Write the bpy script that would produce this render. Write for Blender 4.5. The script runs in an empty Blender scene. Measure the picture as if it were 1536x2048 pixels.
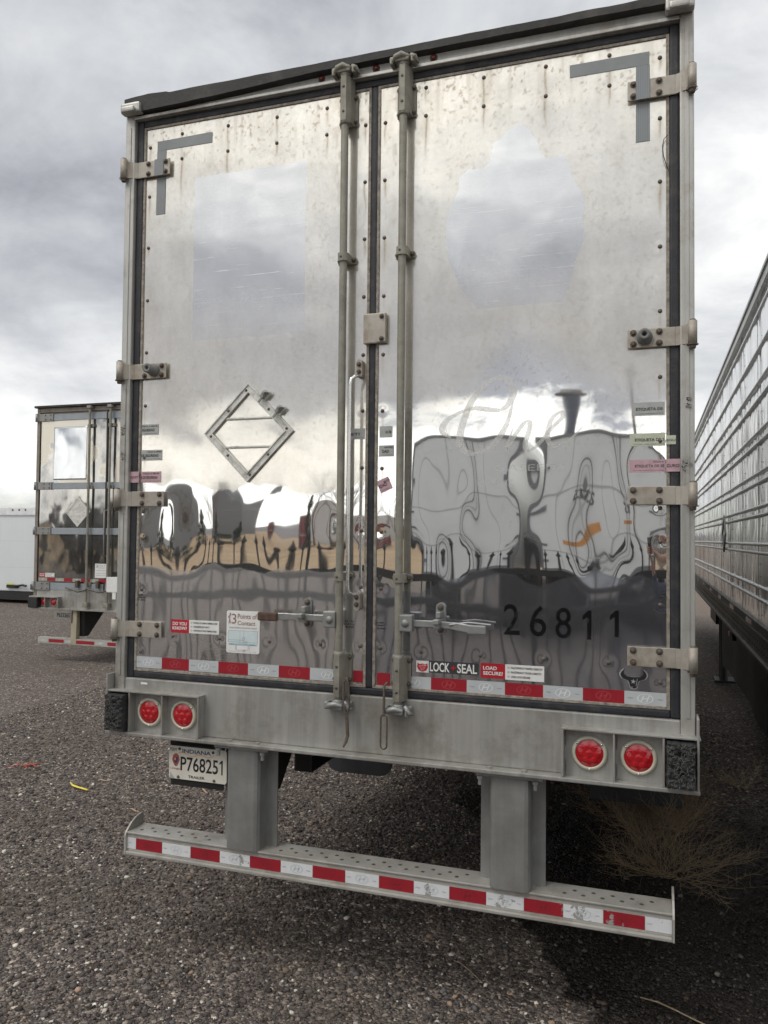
import bpy, bmesh, math, random
import numpy as np
from mathutils import Vector, Matrix
random.seed(7); RNG = np.random.default_rng(7)
S = bpy.context.scene; COL = S.collection
PI = math.pi

# ------------------------------------------------------------------ camera
cd = bpy.data.cameras.new('camera'); cam = bpy.data.objects.new('camera', cd); COL.objects.link(cam)
S.camera = cam
YAW, PIT, ROL = [math.radians(a) for a in (18.583, 1.798, 0.5814)]
fw = Vector((-math.sin(YAW)*math.cos(PIT), math.cos(YAW)*math.cos(PIT), math.sin(PIT)))
r0 = Vector((math.cos(YAW), math.sin(YAW), 0)); u0 = r0.cross(fw)
RR = math.cos(ROL)*r0 + math.sin(ROL)*u0; UU = -math.sin(ROL)*r0 + math.cos(ROL)*u0
cam.matrix_world = Matrix(((RR.x, UU.x, -fw.x, 1.1376), (RR.y, UU.y, -fw.y, -3.2483), (RR.z, UU.z, -fw.z, 1.970), (0, 0, 0, 1)))
cd.sensor_fit = 'HORIZONTAL'; cd.sensor_width = 36; cd.lens = 36*1589.67/1536
cd.clip_start = 0.01; cd.clip_end = 3000
S.view_settings.view_transform = 'Standard'; S.view_settings.look = 'None'
S.view_settings.exposure = 0.25; S.view_settings.gamma = 1.0
S.render.resolution_x = 768; S.render.resolution_y = 1024

# ------------------------------------------------------------------ node helpers
class NT:
    def __init__(s, tree): s.t = tree; s.n = tree.nodes; s.l = tree.links
    def new(s, typ, **kw):
        n = s.n.new(typ)
        for k, v in kw.items(): setattr(n, k, v)
        return n
    def set(s, sock, v):
        if hasattr(v, 'is_linked') or isinstance(v, bpy.types.NodeSocket): s.l.new(v, sock)
        else:
            if isinstance(v, (tuple, list)) and len(v) == 3 and sock.type == 'RGBA': v = (*v, 1)
            sock.default_value = v
    def math(s, op, a, b=None, c=None, clamp=False):
        n = s.new('ShaderNodeMath', operation=op, use_clamp=clamp); s.set(n.inputs[0], a)
        if b is not None: s.set(n.inputs[1], b)
        if c is not None: s.set(n.inputs[2], c)
        return n.outputs[0]
    def mix(s, f, a, b, blend='MIX'):
        n = s.new('ShaderNodeMix', data_type='RGBA', blend_type=blend)
        s.set(n.inputs[0], f); s.set(n.inputs[6], a); s.set(n.inputs[7], b); return n.outputs[2]
    def mixf(s, f, a, b):
        n = s.new('ShaderNodeMix', data_type='FLOAT')
        s.set(n.inputs[0], f); s.set(n.inputs[2], a); s.set(n.inputs[3], b); return n.outputs[0]
    def ramp(s, f, stops, interp='LINEAR'):
        n = s.new('ShaderNodeValToRGB'); s.set(n.inputs[0], f); cr = n.color_ramp; cr.interpolation = interp
        while len(cr.elements) < len(stops): cr.elements.new(0.5)
        for e, (p, c) in zip(cr.elements, stops):
            e.position = p; e.color = (c, c, c, 1) if isinstance(c, (int, float)) else (*c, 1)
        return n.outputs[0]
    def smooth(s, f, a, b, lo=0.0, hi=1.0):
        n = s.new('ShaderNodeMapRange', interpolation_type='SMOOTHSTEP'); s.set(n.inputs[0], f)
        n.inputs[1].default_value = a; n.inputs[2].default_value = b; n.inputs[3].default_value = lo; n.inputs[4].default_value = hi
        return n.outputs[0]
    def noise(s, vec, scale, detail=4, rough=.55, dist=0, out=0):
        n = s.new('ShaderNodeTexNoise'); s.set(n.inputs['Vector'], vec); n.inputs['Scale'].default_value = scale
        n.inputs['Detail'].default_value = detail; n.inputs['Roughness'].default_value = rough; n.inputs['Distortion'].default_value = dist
        return n.outputs[out]
    def voro(s, vec, scale, feature='F1', out='Distance', rnd=1):
        n = s.new('ShaderNodeTexVoronoi', feature=feature); s.set(n.inputs['Vector'], vec); n.inputs['Scale'].default_value = scale
        n.inputs['Randomness'].default_value = rnd
        return n.outputs[out]
    def mapping(s, vec, scale=(1, 1, 1), loc=(0, 0, 0), rot=(0, 0, 0)):
        n = s.new('ShaderNodeMapping'); s.set(n.inputs[0], vec); n.inputs[1].default_value = loc
        n.inputs[2].default_value = rot; n.inputs[3].default_value = scale; return n.outputs[0]
    def pos(s): return s.new('ShaderNodeNewGeometry').outputs['Position']
    def obj(s): return s.new('ShaderNodeTexCoord').outputs['Object']
    def sep(s, v): n = s.new('ShaderNodeSeparateXYZ'); s.set(n.inputs[0], v); return n.outputs
    def comb(s, x, y, z): n = s.new('ShaderNodeCombineXYZ'); s.set(n.inputs[0], x); s.set(n.inputs[1], y); s.set(n.inputs[2], z); return n.outputs[0]
    def attr(s, name): return s.new('ShaderNodeAttribute', attribute_name=name).outputs
    def bump(s, h, strength=.3, dist=.01, normal=None):
        n = s.new('ShaderNodeBump'); s.set(n.inputs['Height'], h); n.inputs['Strength'].default_value = strength
        n.inputs['Distance'].default_value = dist
        if normal: s.set(n.inputs['Normal'], normal)
        return n.outputs[0]

def newmat(name):
    m = bpy.data.materials.new(name); m.use_nodes = True; t = NT(m.node_tree)
    p = m.node_tree.nodes['Principled BSDF']; return m, t, p
def pset(t, p, **kw):
    for k, v in kw.items(): t.set(p.inputs[k.replace('_', ' ')], v)

# ------------------------------------------------------------------ sky
SUN_EL, SUN_AZ = math.radians(52), math.radians(215)      # azimuth clockwise from +Y
W = bpy.data.worlds.new('World'); S.world = W; W.use_nodes = True
t = NT(W.node_tree); bg = W.node_tree.nodes['Background']
sky = t.new('ShaderNodeTexSky', sky_type='NISHITA', sun_disc=False); sky.sun_elevation = SUN_EL; sky.sun_rotation = SUN_AZ
D = t.new('ShaderNodeTexCoord').outputs['Generated']
dx, dy, dz = t.sep(D)
el = t.math('ARCSINE', dz)
eld = t.math('MULTIPLY', el, 180/PI)
az = t.math('MULTIPLY', t.math('ARCTAN2', dx, dy), 180/PI)
den = t.math('ADD', t.math('MAXIMUM', dz, 0.0), 0.22)
pl = t.comb(t.math('DIVIDE', dx, den), t.math('DIVIDE', dy, den), 0.0)
n1 = t.noise(pl, 1.1, 8, .58, .35)
n2 = t.noise(t.mapping(pl, (1, 1, 1), (7.3, 2.1, 0)), 3.2, 8, .62, .5)
n3 = t.noise(t.mapping(D, (1, 1, 2.6), (3, 1, 0)), 5.5, 8, .62, .4)
n4 = t.noise(t.mapping(D, (1, 1, 1.5), (1, 6, 2)), 3.6, 9, .6, .6)
wob = t.math('ADD', t.math('MULTIPLY', t.math('SUBTRACT', n3, .5), 13.0), t.math('MULTIPLY', t.math('SUBTRACT', n2, .5), 7.0))
ee = t.math('DIVIDE', t.math('ADD', eld, wob), 60.0)
def st(*a): return [(e/60.0, v) for e, v in a]
front = t.ramp(ee, st((0, .60), (3, .72), (7, .84), (11, .70), (15, .54), (21, .44), (27, .47), (34, .52), (45, .5), (60, .6)))
frontR = t.ramp(ee, st((0, .78), (6, .85), (12, .60), (18, .76), (24, .80), (30, .60), (36, .55), (60, .65)))
side = t.smooth(az, -14.0, 8.0)
front = t.mix(side, front, frontR)
back = t.ramp(ee, st((0, 1.4), (6.9, 1.32), (8.3, 1.0), (9.3, .40), (14, .33), (18, .40), (21.5, .58), (25, .80), (31, .96), (60, .8)))
fb = t.smooth(dy, -.35, .35)
lum = t.mix(fb, back, front)
lum = t.sep(lum)[0]
det = t.math('ADD', t.math('MULTIPLY', t.math('SUBTRACT', n2, .5), .55), t.math('ADD', t.math('MULTIPLY', t.math('SUBTRACT', n1, .5), .5), t.math('MULTIPLY', t.math('SUBTRACT', n4, .5), 1.15)))
lum = t.math('MULTIPLY', lum, t.math('ADD', 1.06, det))
cc = t.ramp(lum, [(0, (.78, .81, 1.0)), (.33, (.86, .885, 1.0)), (.55, (.92, .95, 1.0)), (.85, (.99, 1.0, 1.0)), (1, (1.0, .985, .94))])
vm = t.new('ShaderNodeVectorMath', operation='SCALE'); t.set(vm.inputs[0], cc); t.set(vm.inputs[3], t.math('MULTIPLY', lum, 10.0))
# blue gaps in the cloud
gap = t.math('MULTIPLY', t.smooth(t.math('ADD', n1, t.math('MULTIPLY', t.math('SUBTRACT', n3, .5), .3)), .64, .72), .85)
gapR = t.math('MULTIPLY', t.smooth(t.math('ADD', t.math('ADD', eld, t.math('MULTIPLY', wob, .35)), t.math('MULTIPLY', t.math('ABSOLUTE', t.math('SUBTRACT', az, -3.0)), -.45)), 33.6, 35.5), t.smooth(eld, 50, 40))
low = t.math('MULTIPLY', t.smooth(t.math('ADD', eld, t.math('MULTIPLY', wob, .12)), 3.4, 1.6), t.math('MULTIPLY', fb, .55))
gap = t.math('MAXIMUM', gap, t.math('MAXIMUM', t.math('MULTIPLY', gapR, fb), low))
skc = t.new('ShaderNodeVectorMath', operation='SCALE'); t.set(skc.inputs[0], sky.outputs[0]); skc.inputs[3].default_value = 1.0
fin = t.mix(gap, vm.outputs[0], skc.outputs[0])
t.set(bg.inputs['Color'], fin); bg.inputs['Strength'].default_value = 0.1

sd = bpy.data.lights.new('sun', 'SUN'); sd.energy = 1.0; sd.angle = math.radians(22); sd.color = (1, .965, .91)
so = bpy.data.objects.new('sun', sd); COL.objects.link(so)
sdir = Vector((math.sin(SUN_AZ)*math.cos(SUN_EL), math.cos(SUN_AZ)*math.cos(SUN_EL), math.sin(SUN_EL)))
so.rotation_euler = sdir.to_track_quat('Z', 'Y').to_euler()

# ------------------------------------------------------------------ object helpers
def empty(name, loc=(0, 0, 0), rz=0.0):
    o = bpy.data.objects.new(name, None); COL.objects.link(o); o.location = loc; o.rotation_euler = (0, 0, rz)
    o.empty_display_size = .2; return o
def tag(o, label=None, cat=None, group=None, kind=None):
    if label: o['label'] = label
    if cat: o['category'] = cat
    if group: o['group'] = group
    if kind: o['kind'] = kind
    return o
def bez(n=8): return [i/n for i in range(n+1)]
class MB:
    def __init__(s): s.v = []; s.f = []; s.m = []; s.s = []
    def add(s, vs, fs, m=0, smooth=False):
        o = len(s.v); s.v += [tuple(v) for v in vs]
        for f in fs: s.f.append(tuple(i+o for i in f)); s.m.append(m); s.s.append(smooth)
        return s
    def box(s, x0, x1, y0, y1, z0, z1, m=0, c=0.0, M=None):
        """box; c > 0 chamfers every edge"""
        if c <= 0:
            v = [(x, y, z) for x in (x0, x1) for y in (y0, y1) for z in (z0, z1)]
            f = [(0, 1, 3, 2), (4, 6, 7, 5), (0, 4, 5, 1), (2, 3, 7, 6), (0, 2, 6, 4), (1, 5, 7, 3)]
        else:
            bm = bmesh.new(); bmesh.ops.create_cube(bm, size=1)
            for w in bm.verts:
                w.co = ((x0+x1)/2+w.co.x*(x1-x0), (y0+y1)/2+w.co.y*(y1-y0), (z0+z1)/2+w.co.z*(z1-z0))
            bmesh.ops.bevel(bm, geom=list(bm.edges), offset=c, segments=2, profile=.6, affect='EDGES', clamp_overlap=True)
            bm.verts.index_update()
            v = [tuple(w.co) for w in bm.verts]; f = [tuple(w.index for w in q.verts) for q in bm.faces]; bm.free()
        if M is not None: v = [tuple(M @ Vector(p)) for p in v]
        return s.add(v, f, m, False)
    def prism(s, pts, y0, y1, m=0, smooth=False):
        """outline in X,Z extruded along Y (concave outlines allowed: triangulated)"""
        n = len(pts); v = [(p[0], y0, p[1]) for p in pts]+[(p[0], y1, p[1]) for p in pts]
        from mathutils.geometry import tessellate_polygon
        tr = tessellate_polygon([[Vector((p[0], p[1], 0)) for p in pts]])
        f = [tuple(a) for a in tr]+[tuple(i+n for i in a[::-1]) for a in tr]
        f += [(i, (i+1) % n, (i+1) % n+n, i+n) for i in range(n)]
        return s.add(v, f, m, smooth)
    def ext(s, pts, axis, a0, a1, m=0, smooth=False):
        """outline in the other two axes extruded along axis 'x' or 'z'"""
        from mathutils.geometry import tessellate_polygon
        n = len(pts)
        g = (lambda p, a: (a, p[0], p[1])) if axis == 'x' else (lambda p, a: (p[0], p[1], a))
        v = [g(p, a0) for p in pts]+[g(p, a1) for p in pts]
        tr = tessellate_polygon([[Vector((p[0], p[1], 0)) for p in pts]])
        f = [tuple(a) for a in tr]+[tuple(i+n for i in a[::-1]) for a in tr]
        f += [(i, (i+1) % n, (i+1) % n+n, i+n) for i in range(n)]
        return s.add(v, f, m, smooth)
    def tube(s, path, r, n=10, m=0, cap=True, flat=1.0):
        P = [Vector(p) for p in path]; R = r if isinstance(r, (list, tuple)) else [r]*len(P)
        rings = []; up = None
        for i, p in enumerate(P):
            a = P[max(i-1, 0)]; b = P[min(i+1, len(P)-1)]; d = (b-a).normalized()
            if up is None:
                up = Vector((0, 0, 1)) if abs(d.z) < .9 else Vector((0, 1, 0))
            sx = d.cross(up).normalized(); up = sx.cross(d).normalized()
            rings.append([p+(sx*math.cos(2*PI*k/n)+up*math.sin(2*PI*k/n)*flat)*R[i] for k in range(n)])
        v = [q for rg in rings for q in rg]; f = []
        for i in range(len(P)-1):
            for k in range(n): f.append((i*n+k, i*n+(k+1) % n, (i+1)*n+(k+1) % n, (i+1)*n+k))
        s.add(v, f, m, True)
        if cap:
            s.add(rings[0], [tuple(range(n))[::-1]], m, False); s.add(rings[-1], [tuple(range(n))], m, False)
        return s
    def lathe(s, prof, c, axis='y', n=24, m=0, smooth=True):
        """profile of (radius, offset along axis); for axis y offset is towards -Y"""
        v = []; f = []
        for r, h in prof:
            for k in range(n):
                a = 2*PI*k/n; A, B = r*math.cos(a), r*math.sin(a)
                if axis == 'y': v.append((c[0]+A, c[1]-h, c[2]+B))
                elif axis == 'z': v.append((c[0]+A, c[1]+B, c[2]+h))
                else: v.append((c[0]+h, c[1]+A, c[2]+B))
        for i in range(len(prof)-1):
            for k in range(n): f.append((i*n+k, i*n+(k+1) % n, (i+1)*n+(k+1) % n, (i+1)*n+k))
        s.add(v, f, m, smooth)
        return s
    def bolt(s, x, y, z, r=.011, m=0, hx=True):
        s.lathe([(r*1.35, 0), (r*1.35, .0025), (r, .003)], (x, y, z), 'y', 14, m, False)
        s.lathe([(r*.95, .003), (r*.9, .009), (r*.55, .012), (.0001, .012)], (x, y, z), 'y', 6 if hx else 12, m, not hx)
    def build(s, name, mats, parent=None):
        me = bpy.data.meshes.new(name); me.from_pydata(s.v, [], s.f)
        mats = mats if isinstance(mats, (list, tuple)) else [mats]
        for q in mats: me.materials.append(q)
        me.polygons.foreach_set('material_index', s.m); me.polygons.foreach_set('use_smooth', s.s)
        bm = bmesh.new(); bm.from_mesh(me); bmesh.ops.recalc_face_normals(bm, faces=bm.faces); bm.to_mesh(me); bm.free()
        me.update()
        o = bpy.data.objects.new(name, me); COL.objects.link(o)
        if parent: o.parent = parent
        return o
_tc = {}
def text_mesh(txt, bold=0.0):
    k = (txt, bold)
    if k in _tc: return _tc[k]
    c = bpy.data.curves.new('t', 'FONT'); c.body = txt; c.size = 1; c.resolution_u = 3; c.offset = bold
    o = bpy.data.objects.new('t', c); COL.objects.link(o)
    me = bpy.data.meshes.new_from_object(o, depsgraph=bpy.context.evaluated_depsgraph_get())
    v = [(w.co.x, w.co.y) for w in me.vertices]; f = [tuple(p.vertices) for p in me.polygons]
    bpy.data.objects.remove(o); bpy.data.curves.remove(c); bpy.data.meshes.remove(me)
    xs = [a for a, b in v]; ys = [b for a, b in v]
    _tc[k] = (v, f, min(xs), max(xs), min(ys), max(ys)); return _tc[k]
def surf0(x, z): return 0.0
def put_text(mb, txt, x0, x1, z0, z1, y, m, bold=0.0, rot=0.0, surf=surf0, mirror=False):
    v, f, a, b, c, d = text_mesh(txt, bold)
    cx, cz = (x0+x1)/2, (z0+z1)/2; o = []
    for p, q in v:
        X = (p-a)/(b-a)*(x1-x0)+x0; Z = (q-c)/(d-c)*(z1-z0)+z0
        if mirror: X = x0+x1-X
        if rot:
            X, Z = cx+(X-cx)*math.cos(rot)-(Z-cz)*math.sin(rot), cz+(X-cx)*math.sin(rot)+(Z-cz)*math.cos(rot)
        o.append((X, y+surf(X, Z), Z))
    mb.add(o, f, m)
def patch(mb, x0, x1, z0, z1, y, th=.0006, m=0, rot=0.0, surf=surf0, step=.03, cut=None):
    """thin rectangular sticker following the sheet below it"""
    nx = max(1, int((x1-x0)/step)); nz = max(1, int((z1-z0)/step)); cx, cz = (x0+x1)/2, (z0+z1)/2; v = []
    for l in (0, th):
        for j in range(nz+1):
            for i in range(nx+1):
                X = x0+(x1-x0)*i/nx; Z = z0+(z1-z0)*j/nz
                if rot: X, Z = cx+(X-cx)*math.cos(rot)-(Z-cz)*math.sin(rot), cz+(X-cx)*math.sin(rot)+(Z-cz)*math.cos(rot)
                v.append((X, y+surf(X, Z)+l, Z))
    N = (nx+1)*(nz+1); f = []
    for j in range(nz):
        for i in range(nx):
            a = j*(nx+1)+i; f.append((a, a+1, a+nx+2, a+nx+1)); f.append((a+N, a+N+nx+1, a+N+nx+2, a+N+1))
    bd = [i for i in range(nx+1)]+[j*(nx+1)+nx for j in range(1, nz+1)]+[nz*(nx+1)+i for i in range(nx-1, -1, -1)]+[j*(nx+1) for j in range(nz-1, 0, -1)]
    for a, b in zip(bd, bd[1:]+bd[:1]): f.append((a, b, b+N, a+N))
    mb.add(v, f, m)

# ------------------------------------------------------------------ numpy noise
def _h(ix, iy, sd):
    n = (ix.astype(np.int64)*374761393+iy.astype(np.int64)*668265263+sd*1274126177) & 0xffffffff
    n = ((n ^ (n >> 13))*1274126177) & 0xffffffff
    return ((n ^ (n >> 16)) & 0xffff)/65535.0
def vnoise(x, y, sd=0):
    x = np.asarray(x, float); y = np.asarray(y, float)
    ix = np.floor(x); iy = np.floor(y); fx = x-ix; fy = y-iy
    fx = fx*fx*fx*(fx*(fx*6-15)+10); fy = fy*fy*fy*(fy*(fy*6-15)+10)
    a = _h(ix, iy, sd); b = _h(ix+1, iy, sd); c = _h(ix, iy+1, sd); d = _h(ix+1, iy+1, sd)
    return (a*(1-fx)+b*fx)*(1-fy)+(c*(1-fx)+d*fx)*fy
def fbm(x, y, sd=0, o=4):
    r = 0; a = .5
    for i in range(o): r = r+a*vnoise(x*2**i+i*17.3, y*2**i+i*5.7, sd+i); a *= .5
    return r/(1-.5**o)
def sstep(a, b, x): t_ = np.clip((x-a)/(b-a), 0, 1); return t_*t_*(3-2*t_)

# ------------------------------------------------------------------ materials
def plain(name, col, rough=.5, metal=0.0, var=.12, vs=8.0, bump=.0, bs=60.0, coat=0.0, streak=0.0, dirt=None, dirts=3.0, spec=.5):
    m, t, p = newmat(name); P = t.obj()
    n = t.noise(P, vs, 5, .6)
    c = t.mix(t.ramp(n, [(.3, 0), (.7, 1)]), tuple(x*(1-var) for x in col), tuple(min(1, x*(1+var)) for x in col))
    if streak:
        sN = t.noise(t.mapping(P, (26, 26, 1.1)), 1.0, 5, .65)
        c = t.mix(t.math('MULTIPLY', t.ramp(sN, [(.42, 0), (.72, 1)]), streak), c, tuple(x*1.35 for x in col))
        sM = t.noise(t.mapping(P, (18, 18, .8), (4, 4, 4)), 1.0, 5, .65)
        c = t.mix(t.math('MULTIPLY', t.ramp(sM, [(.5, 0), (.75, 1)]), streak*.8), c, tuple(x*.6 for x in col))
    if dirt:
        dN = t.noise(t.mapping(P, (1, 1, 1), (9, 9, 9)), dirts, 7, .7)
        c = t.mix(t.math('MULTIPLY', t.ramp(dN, [(.5, 0), (.7, 1)]), .75), c, dirt)
    pset(t, p, Base_Color=c, Metallic=metal, Coat_Weight=coat)
    p.inputs['Specular IOR Level'].default_value = spec
    rn = t.noise(P, vs*2.3, 4, .6)
    t.set(p.inputs['Roughness'], t.math('ADD', rough-.08, t.math('MULTIPLY', rn, .16)))
    if bump: t.set(p.inputs['Normal'], t.bump(t.noise(P, bs, 4, .6), bump, .004))
    return m
M_frame = plain('frame_metal', (.44, .435, .41), .46, .5, .14, 3, .14, 220, 0, .5, (.20, .165, .125), 3.4)
M_sill = plain('sill_metal', (.37, .365, .345), .5, .5, .16, 2.2, .16, 200, 0, .65, (.20, .175, .145), 3.2)
M_galv = plain('galvanised_steel', (.29, .295, .29), .5, .55, .16, 9, .25, 160, 0, .30, (.24, .235, .22), 4)
M_guard = plain('guard_steel', (.44, .43, .40), .55, .4, .16, 7, .3, 150, 0, .15, (.26, .23, .19), 5)
M_rod = plain('rod_steel', (.27, .26, .22), .6, .35, .2, 14, .5, 260, 0, .3, (.16, .14, .11), 8)
M_hinge = plain('hinge_metal', (.40, .37, .325), .55, .35, .16, 10, .3, 300, 0, .1, (.24, .18, .12), 9)
M_bolt = plain('bolt_steel', (.14, .12, .10), .6, .5, .3, 60, 0, 60, 0, 0, (.09, .05, .03), 70)
M_bright = plain('bright_steel', (.7, .7, .68), .25, .9, .1, 20)
M_rubber = plain('rubber', (.020, .020, .022), .62, 0, .4, 6, .4, 90, 0, .5, (.055, .052, .047), 9)
M_rubber2 = plain('gasket_rubber', (.020, .022, .028), .55, 0, .3, 10, .5, 120, 0, .3, (.07, .065, .06), 14)
M_trim = plain('edge_trim_metal', (.30, .27, .23), .7, .2, .4, 60, .6, 260, 0, 0, (.13, .10, .085), 45)
M_cap = plain('roof_membrane', (.024, .022, .020), .6, 0, .3, 4, .4, 60, 0, .2, (.10, .09, .08), 3)
M_rust = plain('rusty_steel', (.11, .068, .05), .8, .2, .3, 30, .5, 200)
M_black = plain('black_paint', (.015, .015, .016), .45, 0, .2, 8, .1, 80)
M_ink = plain('printing_ink', (.035, .035, .04), .6, 0, .1, 8)
M_white = plain('white_vinyl', (.74, .745, .73), .4, 0, .05, 25, 0, 60, .2, .12)
M_red = plain('red_vinyl', (.45, .015, .03), .35, 0, .10, 25, 0, 60, .3)
M_redp = plain('red_ink', (.36, .09, .06), .5, 0, .08, 10)
M_pink = plain('faded_pink_vinyl', (.50, .33, .37), .5, 0, .12, 40)
M_grey_lab = plain('grey_security_film', (.40, .41, .40), .45, .1, .12, 40)
M_green_lab = plain('greenish_security_film', (.50, .53, .42), .45, .1, .12, 40)
M_tape = plain('duct_tape', (.215, .23, .235), .42, .25, .08, 9, .2, 30)
M_cream = plain('cream_steel', (.55, .53, .43), .45, .1, .08, 15)
M_worn = plain('worn_adhesive', (.25, .25, .24), .7, .3, .5, 60, .4, 120)
M_orange = plain('orange_ink', (.75, .33, .08), .5)
M_navy = plain('navy_ink', (.03, .06, .16), .5)
M_skin = plain('skin', (.50, .28, .20), .5, 0, .08, 30)
M_cloth = plain('navy_cloth', (.03, .045, .09), .85, 0, .15, 12, .3, 200)
M_jean = plain('denim', (.05, .075, .13), .85, 0, .2, 14, .3, 200)
M_hair = plain('dark_hair', (.03, .02, .015), .6, 0, .3, 50)

def retro(name, base, line, worn=None):
    """retroreflective sheeting: faint honeycomb"""
    m, t, p = newmat(name); P = t.obj()
    v = t.voro(t.mapping(P, (1, 0, 1)), 210, 'DISTANCE_TO_EDGE', 'Distance', .15)
    c = t.mix(t.ramp(v, [(.02, 1), (.10, 0)]), base, line)
    c = t.mix(t.math('MULTIPLY', t.ramp(t.noise(P, 9, 6, .7), [(.45, 0), (.75, 1)]), .3), c, tuple(x*.6 for x in base))
    if worn:
        px, py, pz = t.sep(P); acc = None
        for cx_, wd in worn:
            q_ = t.smooth(t.math('ABSOLUTE', t.math('SUBTRACT', px, cx_)), wd*1.3, wd*.3); acc = q_ if acc is None else t.math('MAXIMUM', acc, q_)
        wn = t.noise(P, 34, 5, .65, .4); fl_ = t.smooth(t.math('ADD', wn, t.math('MULTIPLY', t.math('SUBTRACT', acc, 1.0), .35)), .535, .55)
        c = t.mix(fl_, c, (.30, .30, .285)); rg_ = t.mixf(fl_, .3, .7)
    else: rg_ = .3
    pset(t, p, Base_Color=c, Roughness=rg_, Metallic=.0, Coat_Weight=.25); return m
M_tw = retro('reflective_white', (.47, .50, .52), (.56, .59, .60))
M_tr = retro('reflective_red', (.30, .012, .025), (.36, .03, .04))
M_tw2 = retro('reflective_white_bright', (.70, .72, .74), (.62, .64, .66), [(-.605, .03), (-.575, .02), (.275, .06), (.575, .07), (.885, .085), (1.05, .05), (1.17, .02)])
M_tr2 = retro('reflective_red_guard', (.30, .012, .025), (.36, .03, .04), [(.80, .02), (1.0, .05)])
M_logo = plain('printed_emblem', (.66, .68, .69), .4); M_logor = plain('printed_emblem_red', (.40, .05, .06), .4)
M_logog = plain('printed_emblem_grey', (.55, .58, .60), .4)

m, t, p = newmat('red_lens'); M_lens = m
P = t.obj(); v = t.voro(P, 190, 'F1', 'Distance', .1)
c = t.mix(t.ramp(v, [(.1, 0), (.7, 1)]), (.62, .008, .016), (.30, .003, .010))
pset(t, p, Base_Color=c, Roughness=.12, Coat_Weight=1.0, Subsurface_Weight=.0)
m, t, p = newmat('dark_red_lens'); M_lensd = m
pset(t, p, Base_Color=(.12, .008, .008), Roughness=.35, Coat_Weight=.3)

# polished aluminium door sheet: attributes carry lasting marks and the low film's painted reflection
m, t, p = newmat('door_sheet'); M_door = m
P = t.obj(); hz = t.attr('haze')[2]; pol = t.attr('polish')[2]; low = t.attr('lowfilm_refl')[2]; dr = t.attr('drip')[2]; gh = t.attr('ghost')[2]
mott = t.noise(P, 55, 6, .7); mott2 = t.noise(t.mapping(P, (1, 1, .45)), 9, 6, .65)
spk = t.math('ADD', t.math('MULTIPLY', mott, .5), t.math('MULTIPLY', mott2, .5))
cream = t.mix(t.ramp(spk, [(.38, 0), (.62, 1)]), (.74, .70, .625), (.90, .87, .80))
c = t.mix(hz, (.86, .86, .855), cream)
c = t.mix(t.math('MULTIPLY', pol, .5), c, (.87, .88, .90))
c = t.mix(t.math('MULTIPLY', gh, .5), c, (.93, .93, .92))
lf = t.mix(t.ramp(t.noise(t.mapping(P, (1.2, 1, .6)), 5, 5, .7, .6), [(.3, 0), (.7, 1)]), t.mix(t.smooth(t.sep(P)[0], .02, -.02), (.40, .44, .54), (.62, .63, .66)), t.mix(t.smooth(t.sep(P)[0], .02, -.02), (.55, .56, .60), (.76, .75, .76)))  # film tint; right door darker and bluer, painting in a dark reflection
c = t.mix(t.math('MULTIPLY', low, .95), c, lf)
c = t.mix(t.math('MULTIPLY', dr, t.ramp(mott, [(.3, .5), (.6, 1)])), c, (.30, .235, .16))
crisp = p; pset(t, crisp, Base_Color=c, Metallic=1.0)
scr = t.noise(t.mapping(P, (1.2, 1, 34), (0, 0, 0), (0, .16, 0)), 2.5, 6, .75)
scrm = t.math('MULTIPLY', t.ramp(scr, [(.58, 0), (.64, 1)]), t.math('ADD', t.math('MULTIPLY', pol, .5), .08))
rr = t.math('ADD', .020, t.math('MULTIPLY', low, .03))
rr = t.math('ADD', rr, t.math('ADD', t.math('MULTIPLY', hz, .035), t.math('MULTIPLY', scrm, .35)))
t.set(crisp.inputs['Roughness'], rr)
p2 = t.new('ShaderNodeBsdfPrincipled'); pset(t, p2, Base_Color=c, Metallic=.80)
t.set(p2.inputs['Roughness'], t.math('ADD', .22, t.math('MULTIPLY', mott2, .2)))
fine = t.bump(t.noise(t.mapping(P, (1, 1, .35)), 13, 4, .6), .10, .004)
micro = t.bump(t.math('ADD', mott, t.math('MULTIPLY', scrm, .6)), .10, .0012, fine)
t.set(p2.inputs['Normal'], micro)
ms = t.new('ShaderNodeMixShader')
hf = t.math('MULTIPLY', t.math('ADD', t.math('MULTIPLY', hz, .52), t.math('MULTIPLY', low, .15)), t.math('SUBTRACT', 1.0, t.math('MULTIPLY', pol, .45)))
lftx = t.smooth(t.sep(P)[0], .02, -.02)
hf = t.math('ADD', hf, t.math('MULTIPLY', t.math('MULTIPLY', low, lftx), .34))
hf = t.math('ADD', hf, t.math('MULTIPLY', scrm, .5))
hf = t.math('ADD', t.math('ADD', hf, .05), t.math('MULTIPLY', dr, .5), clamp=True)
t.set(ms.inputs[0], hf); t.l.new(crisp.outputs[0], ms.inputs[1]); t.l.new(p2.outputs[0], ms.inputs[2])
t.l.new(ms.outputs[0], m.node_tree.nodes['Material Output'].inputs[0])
M_core = plain('door_core', (.25, .24, .22), .7)

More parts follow.
